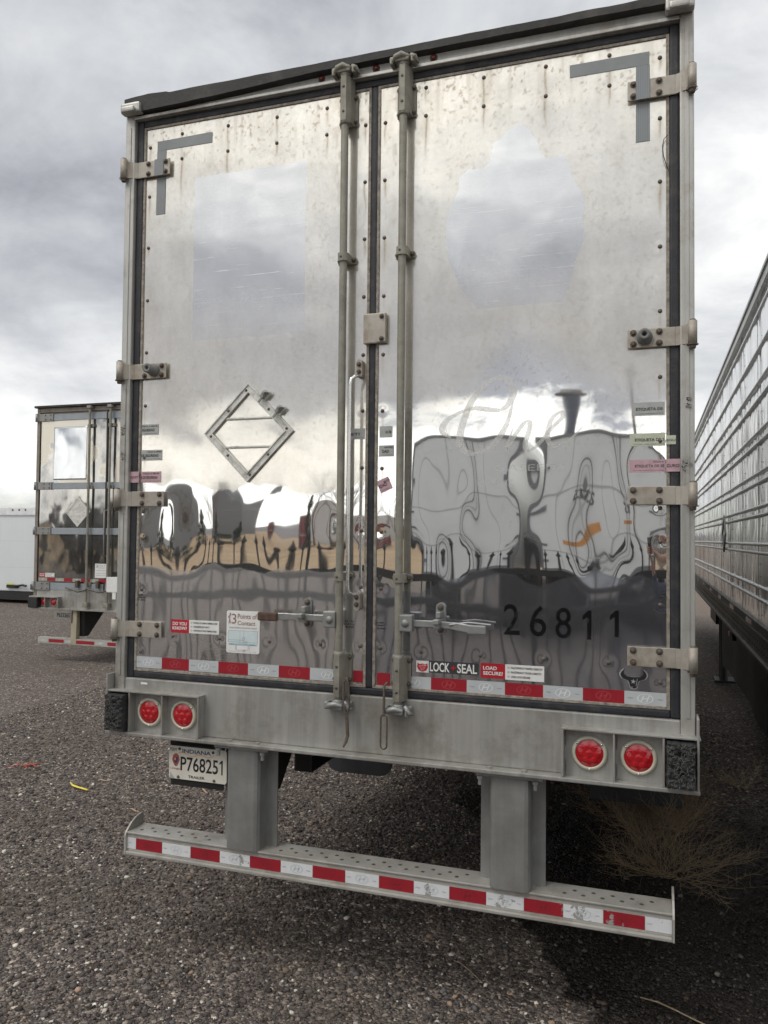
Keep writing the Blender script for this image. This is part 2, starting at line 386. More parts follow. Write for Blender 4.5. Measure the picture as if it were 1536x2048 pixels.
# ------------------------------------------------------------------ ground
def ground_h(x, y):
    x = np.asarray(x, float); y = np.asarray(y, float)
    h = (fbm(x*.35, y*.35, 3, 3)-.5)*.10*sstep(2.5, 10, np.hypot(x, y-1))+(fbm(x*1.7, y*1.7, 5, 3)-.5)*.03
    return h
m, t, p = newmat('gravel_ground'); M_ground = m
P = t.pos(); gx, gy, gz = t.sep(P)
v1 = t.new('ShaderNodeTexVoronoi'); t.set(v1.inputs['Vector'], P); v1.inputs['Scale'].default_value = 48
v2 = t.new('ShaderNodeTexVoronoi'); t.set(v2.inputs['Vector'], P); v2.inputs['Scale'].default_value = 105
r1 = t.sep(v1.outputs['Color'])
c1 = t.ramp(r1[0], [(0, (.035, .029, .026)), (.4, (.125, .100, .088)), (.72, (.22, .180, .155)), (.9, (.37, .31, .265)), (1, (.70, .62, .52))])
c2 = t.ramp(t.sep(v2.outputs['Color'])[1], [(0, (.035, .030, .028)), (.8, (.17, .143, .13)), (1, (.42, .37, .32))])
c = t.mix(t.ramp(t.noise(P, 30, 3, .6), [(.42, 0), (.58, 1)]), c1, c2)
big = t.noise(P, .55, 5, .6)
c = t.mix(t.math('MULTIPLY', t.ramp(big, [(.42, 0), (.62, 1)]), .5), c, (.13, .108, .092))
# dark, smoother patch right of the guard
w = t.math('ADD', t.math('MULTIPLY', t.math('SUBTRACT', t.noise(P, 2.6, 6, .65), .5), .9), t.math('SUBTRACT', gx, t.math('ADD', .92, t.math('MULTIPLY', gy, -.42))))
dark_patch = t.math('MULTIPLY', t.smooth(w, -.02, .05), t.smooth(gy, 3.6, 2.4))
c = t.mix(t.math('MULTIPLY', dark_patch, .85), c, (.012, .010, .009))
# brown dirt lane far off
lane = t.math('MULTIPLY', t.smooth(gy, 12, 22), .5)
c = t.mix(lane, c, (.24, .19, .155))
pset(t, p, Base_Color=c); t.set(p.inputs['Roughness'], t.mixf(dark_patch, .9, .5)); p.inputs['Specular IOR Level'].default_value = .25
hh = t.math('ADD', t.math('MULTIPLY', v1.outputs['Distance'], -1.0), t.math('MULTIPLY', v2.outputs['Distance'], -.5))
t.set(p.inputs['Normal'], t.bump(hh, 1.0, .012))

def grid_sheet(name, xs, ys, hf, mat, kind='structure'):
    X, Y = np.meshgrid(xs, ys); Z = hf(X, Y)
    v = np.stack([X, Y, Z], -1).reshape(-1, 3); nx, ny = len(xs), len(ys)
    idx = np.arange(nx*ny).reshape(ny, nx)
    f = np.stack([idx[:-1, :-1], idx[:-1, 1:], idx[1:, 1:], idx[1:, :-1]], -1).reshape(-1, 4)
    me = bpy.data.meshes.new(name); me.vertices.add(len(v)); me.vertices.foreach_set('co', v.ravel())
    me.loops.add(f.size); me.loops.foreach_set('vertex_index', f.ravel().astype(np.int32))
    me.polygons.add(len(f)); me.polygons.foreach_set('loop_start', np.arange(0, f.size, 4, dtype=np.int32))
    me.polygons.foreach_set('use_smooth', np.ones(len(f), bool))
    me.update(calc_edges=True); me.materials.append(mat)
    o = bpy.data.objects.new(name, me); COL.objects.link(o); o['kind'] = kind; return o
near = list(np.arange(-9, 9.01, .12))
xs = np.array([-1200, -500, -200, -80, -40, -25, -16, -12]+near+[12, 16, 25, 40, 80, 200, 500, 1200])
ys = np.array([-1200, -500, -200, -80, -40, -25, -16, -12]+near+[12, 16, 25, 40, 80, 200, 500, 1200])
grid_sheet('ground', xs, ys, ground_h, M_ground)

# dry grass field beyond the fence, behind the photographer
m, t, p = newmat('dry_grass'); P = t.pos(); M_field = m
n = t.noise(t.mapping(P, (.3, 1.6, 1)), .9, 7, .7)
pset(t, p, Base_Color=t.ramp(n, [(.3, (.16, .10, .055)), (.55, (.36, .25, .14)), (.75, (.50, .38, .24))]), Roughness=.95)
fx = np.arange(-150, 6, 3.0); fy = np.arange(-180, -27, 3.0)
def field_h(x, y): return ground_h(x, y)*.3+.05+sstep(-30, -90, y)*1.3-.3*sstep(-36, -27, y)
grid_sheet('dry_grass_field', fx, fy, field_h, M_field)

# loose stones of the gravel near the camera
m, t, p = newmat('gravel_stone'); M_stone = m
ca = t.attr('stone')[0]; P = t.pos(); nn = t.noise(P, 260, 3, .6)
cs = t.mix(t.ramp(nn, [(.3, 0), (.7, .35)]), ca, (.06, .055, .05)); gx, gy, gz = t.sep(P)
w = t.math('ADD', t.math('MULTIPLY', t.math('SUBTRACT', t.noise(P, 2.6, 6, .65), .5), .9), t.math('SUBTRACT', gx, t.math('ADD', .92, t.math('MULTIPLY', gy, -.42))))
dark_patch = t.math('MULTIPLY', t.smooth(w, -.02, .05), t.smooth(gy, 3.6, 2.4))
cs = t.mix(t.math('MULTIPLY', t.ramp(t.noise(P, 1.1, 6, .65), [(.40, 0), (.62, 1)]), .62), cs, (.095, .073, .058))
cs = t.mix(t.math('MULTIPLY', dark_patch, .78), cs, (.012, .010, .009))  # same dark patch carried over the loose stones
pset(t, p, Base_Color=cs); t.set(p.inputs['Roughness'], t.mixf(dark_patch, .85, .45)); p.inputs['Specular IOR Level'].default_value = .3
def stones(n, x0, x1, y0, y1, smin, smax, power, name, detail):
    bm = bmesh.new()
    if detail: bmesh.ops.create_icosphere(bm, subdivisions=1, radius=1)
    else: bmesh.ops.create_cube(bm, size=1.25)
    bv = np.array([w_.co[:] for w_ in bm.verts]); bf = [[w_.index for w_ in q.verts] for q in bm.faces]; bm.free()
    k = len(bf[0]); bf = np.array(bf)
    x = RNG.uniform(x0, x1, n); y = RNG.uniform(y0, y1, n)
    d = np.hypot(x-1.1, y+3.2); keep = RNG.uniform(0, 1, n) < np.clip((3.6/np.maximum(d, .1))**power, 0, 1)
    ang = np.arctan2(-(x-1.1376), y+3.2483); keep &= (ang > math.radians(-12)) & (ang < math.radians(52))
    x, y = x[keep], y[keep]; n = len(x)
    s = smin+(smax-smin)*RNG.power(.9, n)**2.0
    q = RNG.normal(size=(n, 4)); q /= np.linalg.norm(q, axis=1)[:, None]
    a, b, c_, d_ = q.T
    R = np.stack([1-2*(c_*c_+d_*d_), 2*(b*c_-a*d_), 2*(b*d_+a*c_), 2*(b*c_+a*d_), 1-2*(b*b+d_*d_), 2*(c_*d_-a*b), 2*(b*d_-a*c_), 2*(c_*d_+a*b), 1-2*(b*b+c_*c_)], -1).reshape(n, 3, 3)
    base = bv[None]*RNG.uniform(.6, 1.1, (n, 1, 3))*(1+RNG.normal(0, .16, (n, len(bv), 1)))
    v = np.einsum('nij,nkj->nki', R, base)*s[:, None, None]
    v[:, :, 2] *= .7
    z = ground_h(x, y)+s*.18
    v += np.stack([x, y, z], -1)[:, None]
    nv = len(bv); f = (bf[None]+np.arange(n)[:, None, None]*nv).reshape(-1, k)
    me = bpy.data.meshes.new(name); V = v.reshape(-1, 3)
    me.vertices.add(len(V)); me.vertices.foreach_set('co', V.ravel().astype(np.float32))
    me.loops.add(f.size); me.loops.foreach_set('vertex_index', f.ravel().astype(np.int32))
    me.polygons.add(len(f)); me.polygons.foreach_set('loop_start', np.arange(0, f.size, k, dtype=np.int32))
    me.update(calc_edges=True)
    pal = np.array([(.040, .036, .036), (.085, .075, .072), (.135, .116, .108), (.22, .19, .17), (.125, .122, .13), (.40, .345, .30), (.46, .32, .23), (.90, .85, .76)])
    pr = np.array([.17, .21, .20, .14, .14, .07, .03, .04])
    ci = pal[RNG.choice(len(pal), n, p=pr)]*RNG.uniform(.75, 1.25, (n, 1))
    at = me.attributes.new('stone', 'FLOAT_COLOR', 'POINT')
    C4 = np.ones((n, nv, 4)); C4[:, :, :3] = ci[:, None]; at.data.foreach_set('color', C4.ravel().astype(np.float32))
    me.materials.append(M_stone); o = bpy.data.objects.new(name, me); COL.objects.link(o)
    tag(o, None, None, None, 'stuff'); return o
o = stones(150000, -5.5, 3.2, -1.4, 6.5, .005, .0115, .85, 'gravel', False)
o['label'] = 'fine dark grey and mauve gravel covering the yard'; o['category'] = 'gravel'
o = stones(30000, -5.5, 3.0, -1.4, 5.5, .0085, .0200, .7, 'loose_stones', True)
o['label'] = 'larger loose pale and dark stones lying in the gravel'; o['category'] = 'stones'

# ================================================================== MAIN TRAILER
T = empty('box_trailer', (0, 0, 0))
tag(T, 'large polished metal trailer with closed double doors filling the view, number 26811', 'trailer', 'box trailers')
HZ = [(3.70, 3.778), (2.716, 2.79), (2.104, 2.176), (1.482, 1.558)]
XC = {'L': (-1.195, -.041), 'R': (.013, 1.195)}
ZB, ZT = 1.332, 3.94
RIV = []
for z in (3.853, 3.611, 3.359, 3.102, 2.848, 2.59, 2.34, 2.08, 1.95, 1.707, 1.409): RIV += [(-1.174, z), (1.171, z+.012)]
for z in (3.789, 3.534, 3.28, 3.023, 2.766, 2.52, 2.27, 1.995, 1.751, 1.496): RIV += [(-.058, z), (.034, z-.004)]
for x in (.218, .47, .728, .98, -.996, -.747, -.493, -.244): RIV += [(x, 3.91 if x > 0 else 3.896), (x, 3.787 if x > 0 else 3.775), (x, 1.486 if x > 0 else 1.494)]
RIVA = np.array(RIV)
def SURFA(x, z):
    x = np.asarray(x, float); z = np.asarray(z, float)
    lowz = 1-sstep(2.2, 2.6, z)
    midz = sstep(1.55, 1.85, z)*(1-sstep(2.25, 2.5, z)); rt = sstep(.0, .2, x)
    d = (fbm(x*2.6+3, z*1.9, 11, 2)-.5)*(.0022+.0026*lowz)
    d = d+(fbm(x*5.2, z*3.0, 21, 2)-.5)*(.0006+.0009*lowz+.0016*midz*rt+.0006*midz)
    d = d+(fbm(x*15, z*4.5, 31, 1)-.5)*(.00026*lowz+.00006*midz*rt)
    d = d+.0011*np.exp(-((x-.86)/.13)**2-((z-2.05)/.17)**2)-.0011*np.exp(-((x-.42)/.10)**2-((z-2.12)/.16)**2)
    d = d+.0008*np.exp(-((x-.50)/.07)**2-((z-1.98)/.07)**2)-.0007*np.exp(-((x-1.05)/.06)**2-((z-2.02)/.10)**2)
    d = d+.0012*np.exp(-((x+.42)/.12)**2-((z-2.0)/.12)**2)-.0009*np.exp(-((x+.7)/.12)**2-((z-2.05)/.15)**2)
    d = d+.0011*np.exp(-((x+.22)/.07)**2-((z-2.03)/.09)**2)
    tz = sstep(3.45, 3.75, z); d = d+(fbm(x*4.5, z*5, 41, 3)-.5)*.0016*tz+(fbm(x*2.0, z*7, 43, 2)-.5)*.0012*sstep(3.3, 3.5, z)
    for rx, rz in RIVA:
        q = ((x-rx)**2+(z-rz)**2)
        if x.size > 50:
            msk = q < .02
            if msk.any(): d[msk] += .00042*np.exp(-q[msk]/(.021**2))
        else: d = d+.00042*np.exp(-q/(.021**2))
    return d
def SURF(x, z): return float(SURFA(np.array([x]), np.array([z]))[0])

# --- rear frame
f = MB()
for sx in (-1, 1):
    a, b = sorted((sx*1.243, sx*1.295)); f.box(a, b, -.03, .11, 1.03, 4.045, 0, .006)
    a, b = sorted((sx*1.262, sx*1.276)); f.box(a, b, -.034, -.0301, 1.3, 3.95, 0, .001)   # pressed bead
f.box(-1.2429, 1.2429, -.022, .11, 3.984, 4.045, 0, .004)
f.box(-1.2429, 1.2429, -.035, -.0225, 3.985, 4.0, 0, .003)
f.build('rear_frame', M_frame, T)
f = MB(); f.box(-1.2429, 1.2429, -.022, .12, 1.046, 1.288, 0, .005)
f.box(-1.31, 1.31, -.075, .12, 1.0285, 1.0455, 0, .004)
for x in (-.66, -.52, .52, .66): f.lathe([(.013, 0), (.013, .006), (.0001, .0075)], (x, -.05, 1.0455), 'z', 6, 0, False)
f.build('rear_sill', M_sill, T)
# corner caps + torn roof membrane
for sx in (-1, 1):
    c_ = MB(); a, b = sorted((sx*1.19, sx*1.297)); c_.box(a, b, -.075, -.031, 4.003, 4.052, 0, .010)
    c_.box(a+.015, b-.02, -.095, -.0755, 3.998, 4.025, 0, .008)
    c_.build('corner_casting', M_frame, T)
cap = MB(); N = 150; v = []
for i in range(N+1):
    x = -1.285+2.50*i/N
    nz_ = float(fbm(np.array([x*3.0]), np.array([.5]), 41, 3)[0])-.5; nf = float(fbm(np.array([x*9]), np.array([1.5]), 43, 3)[0])-.5
    top = 4.078+nz_*.020+nf*.006+(.012 if x < -1.05 else 0)*(1-abs(x+1.15)/.2)
    lo = 4.041+nf*.003-(.030*(1-sstep(-1.2, .1, x)))
    yb = -.058+nz_*.02
    v += [(x, .35, top+.012), (x, yb+.01, top), (x, yb-.004, top-.006), (x, yb-.002, lo), (x, -.0225, lo-.004), (x, -.018, lo+.004), (x, yb+.014, lo+.006), (x, yb+.016, top-.01), (x, .35, top)]
fs = []; K = 9
for i in range(N):
    for k in range(K): fs.append((i*K+k, i*K+(k+1) % K, (i+1)*K+(k+1) % K, (i+1)*K+k))
fs += [tuple(range(K)), tuple(N*K+k for k in range(K-1, -1, -1))]
cap.add(v, fs, 0, False); cap.build('roof_edge_strip', M_cap, T)
# body behind the frame
b_ = MB(); b_.box(-1.288, 1.288, .112, 16.0, 1.12, 4.05, 0, .02)
b_.box(-1.30, -1.2885, .112, 16.0, 1.02, 1.16); b_.box(1.2885, 1.30, .112, 16.0, 1.02, 1.16)
b_.build('trailer_body', plain('body_panel', (.84, .84, .82), .3, .9), T)
uf = MB()
for x in (-.5, .5): uf.box(x-.05, x+.05, .4, 15.5, .80, 1.119, 0, .01)
for k in range(24): uf.box(-1.2, 1.2, .9+k*.62, .96+k*.62, 1.02, 1.118)
uf.build('underframe', M_black, T)
# axles and wheels far forward
for y in (4.2, 5.45):
    a = MB(); a.tube([(-.95, y, .5), (.95, y, .5)], .06, 12); a.box(-.55, -.45, y-.3, y+.3, .55, .8); a.box(.45, .55, y-.3, y+.3, .55, .8); a.build('axle', M_black, T)
    for sx in (-1, 1):
        w_ = MB()
        for dx_ in (0, .33):
            c0 = sx*(.80+dx_)
            w_.lathe([(.28, -.12), (.44, -.135), (.50, -.10), (.512, 0), (.50, .10), (.44, .135), (.28, .12)], (c0, y, .5), 'x', 36)
        wo = w_.build('tyre', M_rubber, T)
        r_ = MB(); r_.lathe([(.0001, .02), (.12, .03), (.2, -.05), (.279, -.1), (.279, .1), (.0001, .1)], (sx*1.13, y, .5), 'x', 28); r_.build('wheel_rim', M_galv, T)
# gaskets
g = MB(); y0, y1 = -.010, .03
g.box(-1.2425, -1.2065, y0, y1, 1.29, 3.9835, 0, .008); g.box(1.2065, 1.2425, y0, y1, 1.29, 3.9835, 0, .008)
g.box(-1.206, 1.206, y0+.002, y1, 3.953, 3.9835, 0, .008); g.box(-1.206, 1.206, y0+.001, y1, 1.29, 1.3205, 0, .008)
g.box(-.0285, .0005, y0+.004, y1, 1.3208, 3.9527, 0, .008)
g.build('door_gasket', M_rubber2, T)
# clearance lights on the header
for x in (-.262, -.003, .257):
    l_ = MB(); l_.lathe([(.0165, 0), (.0165, .004), (.0125, .005)], (x, -.022, 4.020), 'y', 18, 0); l_.lathe([(.012, .004), (.011, .010), (.007, .0135), (.0001, .0145)], (x, -.022, 4.020), 'y', 18, 1)
    l_.build('clearance_light', [M_bolt, M_lensd], T)

def hyu(mb, cx, cz, w, h, y, m, surf=surf0):
    """slanted H in an oval, drawn as thin raised ink"""
    n = 28
    for k in range(n):
        a, b = 2*PI*k/n, 2*PI*(k+1)/n
        q = [(cx+w*math.cos(A)*r_, cz+h*math.sin(A)*r_) for A, r_ in ((a, 1), (b, 1), (b, .86), (a, .86))]
        mb.add([(x, y+surf(x, z), z) for x, z in q], [(0, 1, 2, 3)], m)
    def st_(pts, wd):
        for (ax, az_), (bx, bz_) in zip(pts, pts[1:]):
            q = [(cx+w*(ax-wd), cz+h*az_), (cx+w*(ax+wd), cz+h*az_), (cx+w*(bx+wd), cz+h*bz_), (cx+w*(bx-wd), cz+h*bz_)]
            mb.add([(x, y+surf(x, z), z) for x, z in q], [(0, 1, 2, 3)], m)
    st_([(-.50, -.62), (-.36, -.1), (-.16, .66)], .10); st_([(.16, -.66), (.36, .1), (.50, .62)], .10)
    q = [(-.40, -.22), (-.34, .02), (.40, .24), (.34, -.02)]
    mb.add([(cx+w*x, y+surf(cx+w*x, cz+h*z), cz+h*z) for x, z in q], [(0, 1, 2, 3)], m)

POLY = [(.628,3.686),(.661,3.659),(.694,3.603),(.711,3.546),(.744,3.522),(.792,3.532),(.82,3.501),(.829,3.459),(.857,3.397),(.885,3.327),(.882,3.278),(.873,3.255),(.887,3.195),(.873,3.148),(.849,3.093),(.834,3.02),(.80,2.93),(.45,2.93),(.376,3.021),(.349,3.092),(.323,3.147),(.309,3.243),(.311,3.321),(.338,3.387),(.366,3.445),(.368,3.496),(.407,3.527),(.468,3.519),(.498,3.547),(.512,3.622),(.544,3.635),(.577,3.672)]
def inpoly(X, Z, pts):
    r_ = np.zeros(X.shape, bool); n = len(pts)
    for i in range(n):
        x1, z1 = pts[i]; x2, z2 = pts[(i+1) % n]
        c_ = ((z1 > Z) != (z2 > Z)) & (X < (x2-x1)*(Z-z1)/((z2-z1) or 1e-9)+x1); r_ ^= c_
    return r_
EDGE_L = ([-1.2, -1.187, -1.103, -1.006, -.95, -.884, -.84, -.778, -.72, -.65, -.596, -.52, -.446, -.38, -.32, -.25, -.174, -.1, -.04], [1.83, 1.824, 1.825, 1.804, 1.80, 1.807, 1.83, 1.844, 1.815, 1.825, 1.808, 1.80, 1.828, 1.812, 1.822, 1.812, 1.816, 1.80, 1.79])
EDGE_R = ([0, .05, .12, .21, .26, .30, .36, .425, .46, .488, .53, .612, .66, .713, .78, .84, .889, .91, .927, .96, 1.041, 1.10, 1.15, 1.197], [1.79, 1.77, 1.74, 1.735, 1.76, 1.79, 1.795, 1.816, 1.84, 1.852, 1.83, 1.82, 1.79, 1.773, 1.80, 1.82, 1.817, 1.84, 1.862, 1.835, 1.812, 1.835, 1.81, 1.797])
def door_sheet(side, parent_name):
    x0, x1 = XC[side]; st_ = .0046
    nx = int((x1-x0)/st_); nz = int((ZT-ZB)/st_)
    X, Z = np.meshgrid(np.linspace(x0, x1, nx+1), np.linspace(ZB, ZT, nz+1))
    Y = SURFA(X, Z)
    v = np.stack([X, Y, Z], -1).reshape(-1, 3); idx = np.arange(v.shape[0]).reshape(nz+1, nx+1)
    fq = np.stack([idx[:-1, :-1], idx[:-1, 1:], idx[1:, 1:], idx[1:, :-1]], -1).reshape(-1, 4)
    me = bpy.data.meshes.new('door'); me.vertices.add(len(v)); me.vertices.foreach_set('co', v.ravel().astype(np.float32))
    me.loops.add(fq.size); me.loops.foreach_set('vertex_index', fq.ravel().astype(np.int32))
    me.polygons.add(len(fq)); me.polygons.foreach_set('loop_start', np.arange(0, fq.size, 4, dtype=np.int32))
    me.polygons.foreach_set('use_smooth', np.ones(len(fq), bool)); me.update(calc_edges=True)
    # lasting marks, plus the low film that carries a painted dark reflection
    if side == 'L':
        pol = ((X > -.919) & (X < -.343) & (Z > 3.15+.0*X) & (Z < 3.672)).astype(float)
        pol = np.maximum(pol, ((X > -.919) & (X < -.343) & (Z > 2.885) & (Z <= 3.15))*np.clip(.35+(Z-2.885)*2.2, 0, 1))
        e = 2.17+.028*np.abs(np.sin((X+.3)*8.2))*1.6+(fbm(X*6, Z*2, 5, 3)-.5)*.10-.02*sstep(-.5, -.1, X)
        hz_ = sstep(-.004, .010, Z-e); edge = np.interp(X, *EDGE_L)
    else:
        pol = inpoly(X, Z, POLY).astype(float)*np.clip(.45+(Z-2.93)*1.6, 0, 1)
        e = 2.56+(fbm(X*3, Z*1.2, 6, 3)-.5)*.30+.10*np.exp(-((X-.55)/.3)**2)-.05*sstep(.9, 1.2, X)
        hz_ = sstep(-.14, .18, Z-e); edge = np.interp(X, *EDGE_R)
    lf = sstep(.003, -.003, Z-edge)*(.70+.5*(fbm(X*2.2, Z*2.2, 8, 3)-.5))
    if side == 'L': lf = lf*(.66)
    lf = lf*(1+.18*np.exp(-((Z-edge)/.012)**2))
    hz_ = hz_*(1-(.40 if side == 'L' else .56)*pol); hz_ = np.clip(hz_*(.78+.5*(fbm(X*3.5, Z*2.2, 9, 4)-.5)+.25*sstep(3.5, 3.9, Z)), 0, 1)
    # run marks under the rivets (rusty near the top, pale lime at the bottom)
    dr_ = np.zeros_like(X); pale = np.zeros_like(X)
    for k, (rx, rz) in enumerate(RIV):
        L_ = .05+.16*random.random(); wv = .004+.0025*random.random()
        if rz > 3.5: L_ *= 1.25
        dxx = X-rx-(fbm(Z*14+k, X*0+k, 12, 2)-.5)*.010
        mk = np.exp(-(dxx/wv)**2)*sstep(0, -.004, Z-rz)*sstep(-L_, -L_*.2, Z-rz)*.9
        mk2 = np.exp(-(dxx/(wv*2.6))**2)*sstep(0, -.004, Z-rz)*sstep(-L_*.8, -L_*.2, Z-rz)*.35
        if rz < 1.8: pale = np.maximum(pale, np.exp(-(dxx/(wv*2.2))**2)*sstep(0, -.004, Z-rz)*sstep(-.10, -.02, Z-rz))
        else: dr_ = np.maximum(dr_, np.maximum(mk, mk2)*(1.0 if rz > 3.2 else .55))
    top = sstep(3.62, 3.93, Z)
    stv = fbm(X*55, Z*2.2, 14, 4); dr_ = np.maximum(dr_, top*.28*sstep(.58, .74, stv))
    spek = fbm(X*70, Z*60, 15, 3); dr_ = np.maximum(dr_, sstep(.66, .75, spek)*(.25+.5*top)*sstep(2.2, 2.6, Z))
    rodx = -.10 if side == 'L' else .17
    dr_ = np.maximum(dr_, .55*np.exp(-((X-(-.175 if side == 'L' else .10))/.035)**2)*sstep(3.0, 3.8, Z)*sstep(.45, .62, fbm(X*40, Z*18, 17, 3)))
    dr_ = np.maximum(dr_, .5*sstep(1.40, 1.335, Z)*sstep(.4, .6, fbm(X*30, Z*20, 18, 3)))
    dr_ = dr_*(1-pol)
    gh_ = pale
    if side == 'L': gh_ = np.maximum(gh_, .8*np.exp(-((X+.303)/.022)**2)*sstep(1.56, 1.55, Z)*sstep(1.40, 1.5, Z))
    else: gh_ = np.maximum(gh_, sstep(.62, .68, fbm((X+Z*.5)*24, (Z-X*.4)*60, 19, 3))*np.exp(-((X-.36)/.09)**2-((Z-1.53)/.035)**2))
    for nm, A in (('haze', hz_), ('polish', pol), ('lowfilm_refl', np.clip(lf, 0, 1)), ('drip', np.clip(dr_, 0, 1)), ('ghost', np.clip(gh_, 0, 1))):
        at = me.attributes.new(nm, 'FLOAT', 'POINT'); at.data.foreach_set('value', A.ravel().astype(np.float32))
    me.materials.append(M_door)
    o = bpy.data.objects.new('door', me); COL.objects.link(o); o.parent = T
    core = MB(); core.box(x0, x1, .012, .10, ZB, ZT); core.build('door_core', M_core, o)
    # edge trim
    tr = MB(); a, b = (x0-.011, x1+.012) if side == 'L' else (x0-.012, x1+.011); w_ = .0125
    tr.box(a, a+w_, -.006, .012, ZB-.0115, ZT+.0125, 0, .002); tr.box(b-w_, b, -.006, .012, ZB-.0115, ZT+.0125, 0, .002)
    tr.box(a+w_, b-w_, -.0055, .012, ZT+.0005, ZT+.0125, 0, .002); tr.box(a+w_, b-w_, -.0055, .012, ZB-.0115, ZB+.0005, 0, .002)
    tr.build('edge_trim', M_trim, o)
    # rivets
    rv = MB()
    for rx, rz in RIV:
        if x0 < rx < x1: rv.lathe([(.0088, -.001), (.0086, .0015), (.0065, .0042), (.0030, .0056), (.0001, .006)], (rx, SURF(rx, rz), rz), 'y', 12)
    q = rv.build('rivets', M_bolt, o)
    return o
DL = door_sheet('L', T); DR = door_sheet('R', T)

# --- hinges
def hinge(sx, z0, z1, bump_stop, par):
    h = MB(); zc = (z0+z1)/2
    def bx(a, b, *r, **k):
        a, b = sorted((sx*a, sx*b)); h.box(a, b, *r, **k)
    bx(1.050, 1.228, -.020, -.0125, z0, z1, 0, .003)
    h.ext([(sx*1.2275, -.0128), (sx*1.2275, -.0198), (sx*1.262, -.0365), (sx*1.262, -.0310), (sx*1.2415, -.0128)], 'z', z0+.001, z1-.001, 0)
    # bend toward the knuckle
    pts = [(sx*1.262, -.0310), (sx*1.262, -.0365), (sx*1.285, -.052), (sx*1.287, -.036)]
    h.ext(pts, 'z', z0, z1, 0)
    h.lathe([(.0001, z0-.006), (.0165, z0-.006), (.0165, z1+.010), (.0001, z1+.010)], (sx*1.287, -.050, 0), 'z', 18)
    h.lathe([(.0001, z0-.022), (.010, z0-.022), (.012, z0-.018), (.012, z0-.006)], (sx*1.287, -.050, 0), 'z', 10, 1)
    h.lathe([(.021, z0-.008), (.021, z0-.004)], (sx*1.287, -.050, 0), 'z', 18, 1)
    h.lathe([(.012, z1+.010), (.011, z1+.016), (.0001, z1+.018)], (sx*1.287, -.050, 0), 'z', 10, 1)
    for xx in (1.072, 1.168):
        for zz in (z0+.015, z1-.015): h.bolt(sx*xx, -.020, zz, .0095, 1)
    ob = h.build('hinge', [M_hinge, M_bolt], par)
    if bump_stop:
        s_ = MB(); s_.lathe([(.030, 0), (.030, .012), (.024, .015), (.022, .062), (.009, .062), (.008, .03), (.0001, .03)], (sx*1.114, -.020, zc+.002), 'y', 26)
        s_.build('rubber_stop', plain('grey_rubber', (.17, .17, .165), .7, 0, .15, 30), par)
for i, (a, b) in enumerate(HZ): hinge(-1, a, b, i == 1, DL); hinge(1, a, b, i == 1, DR)

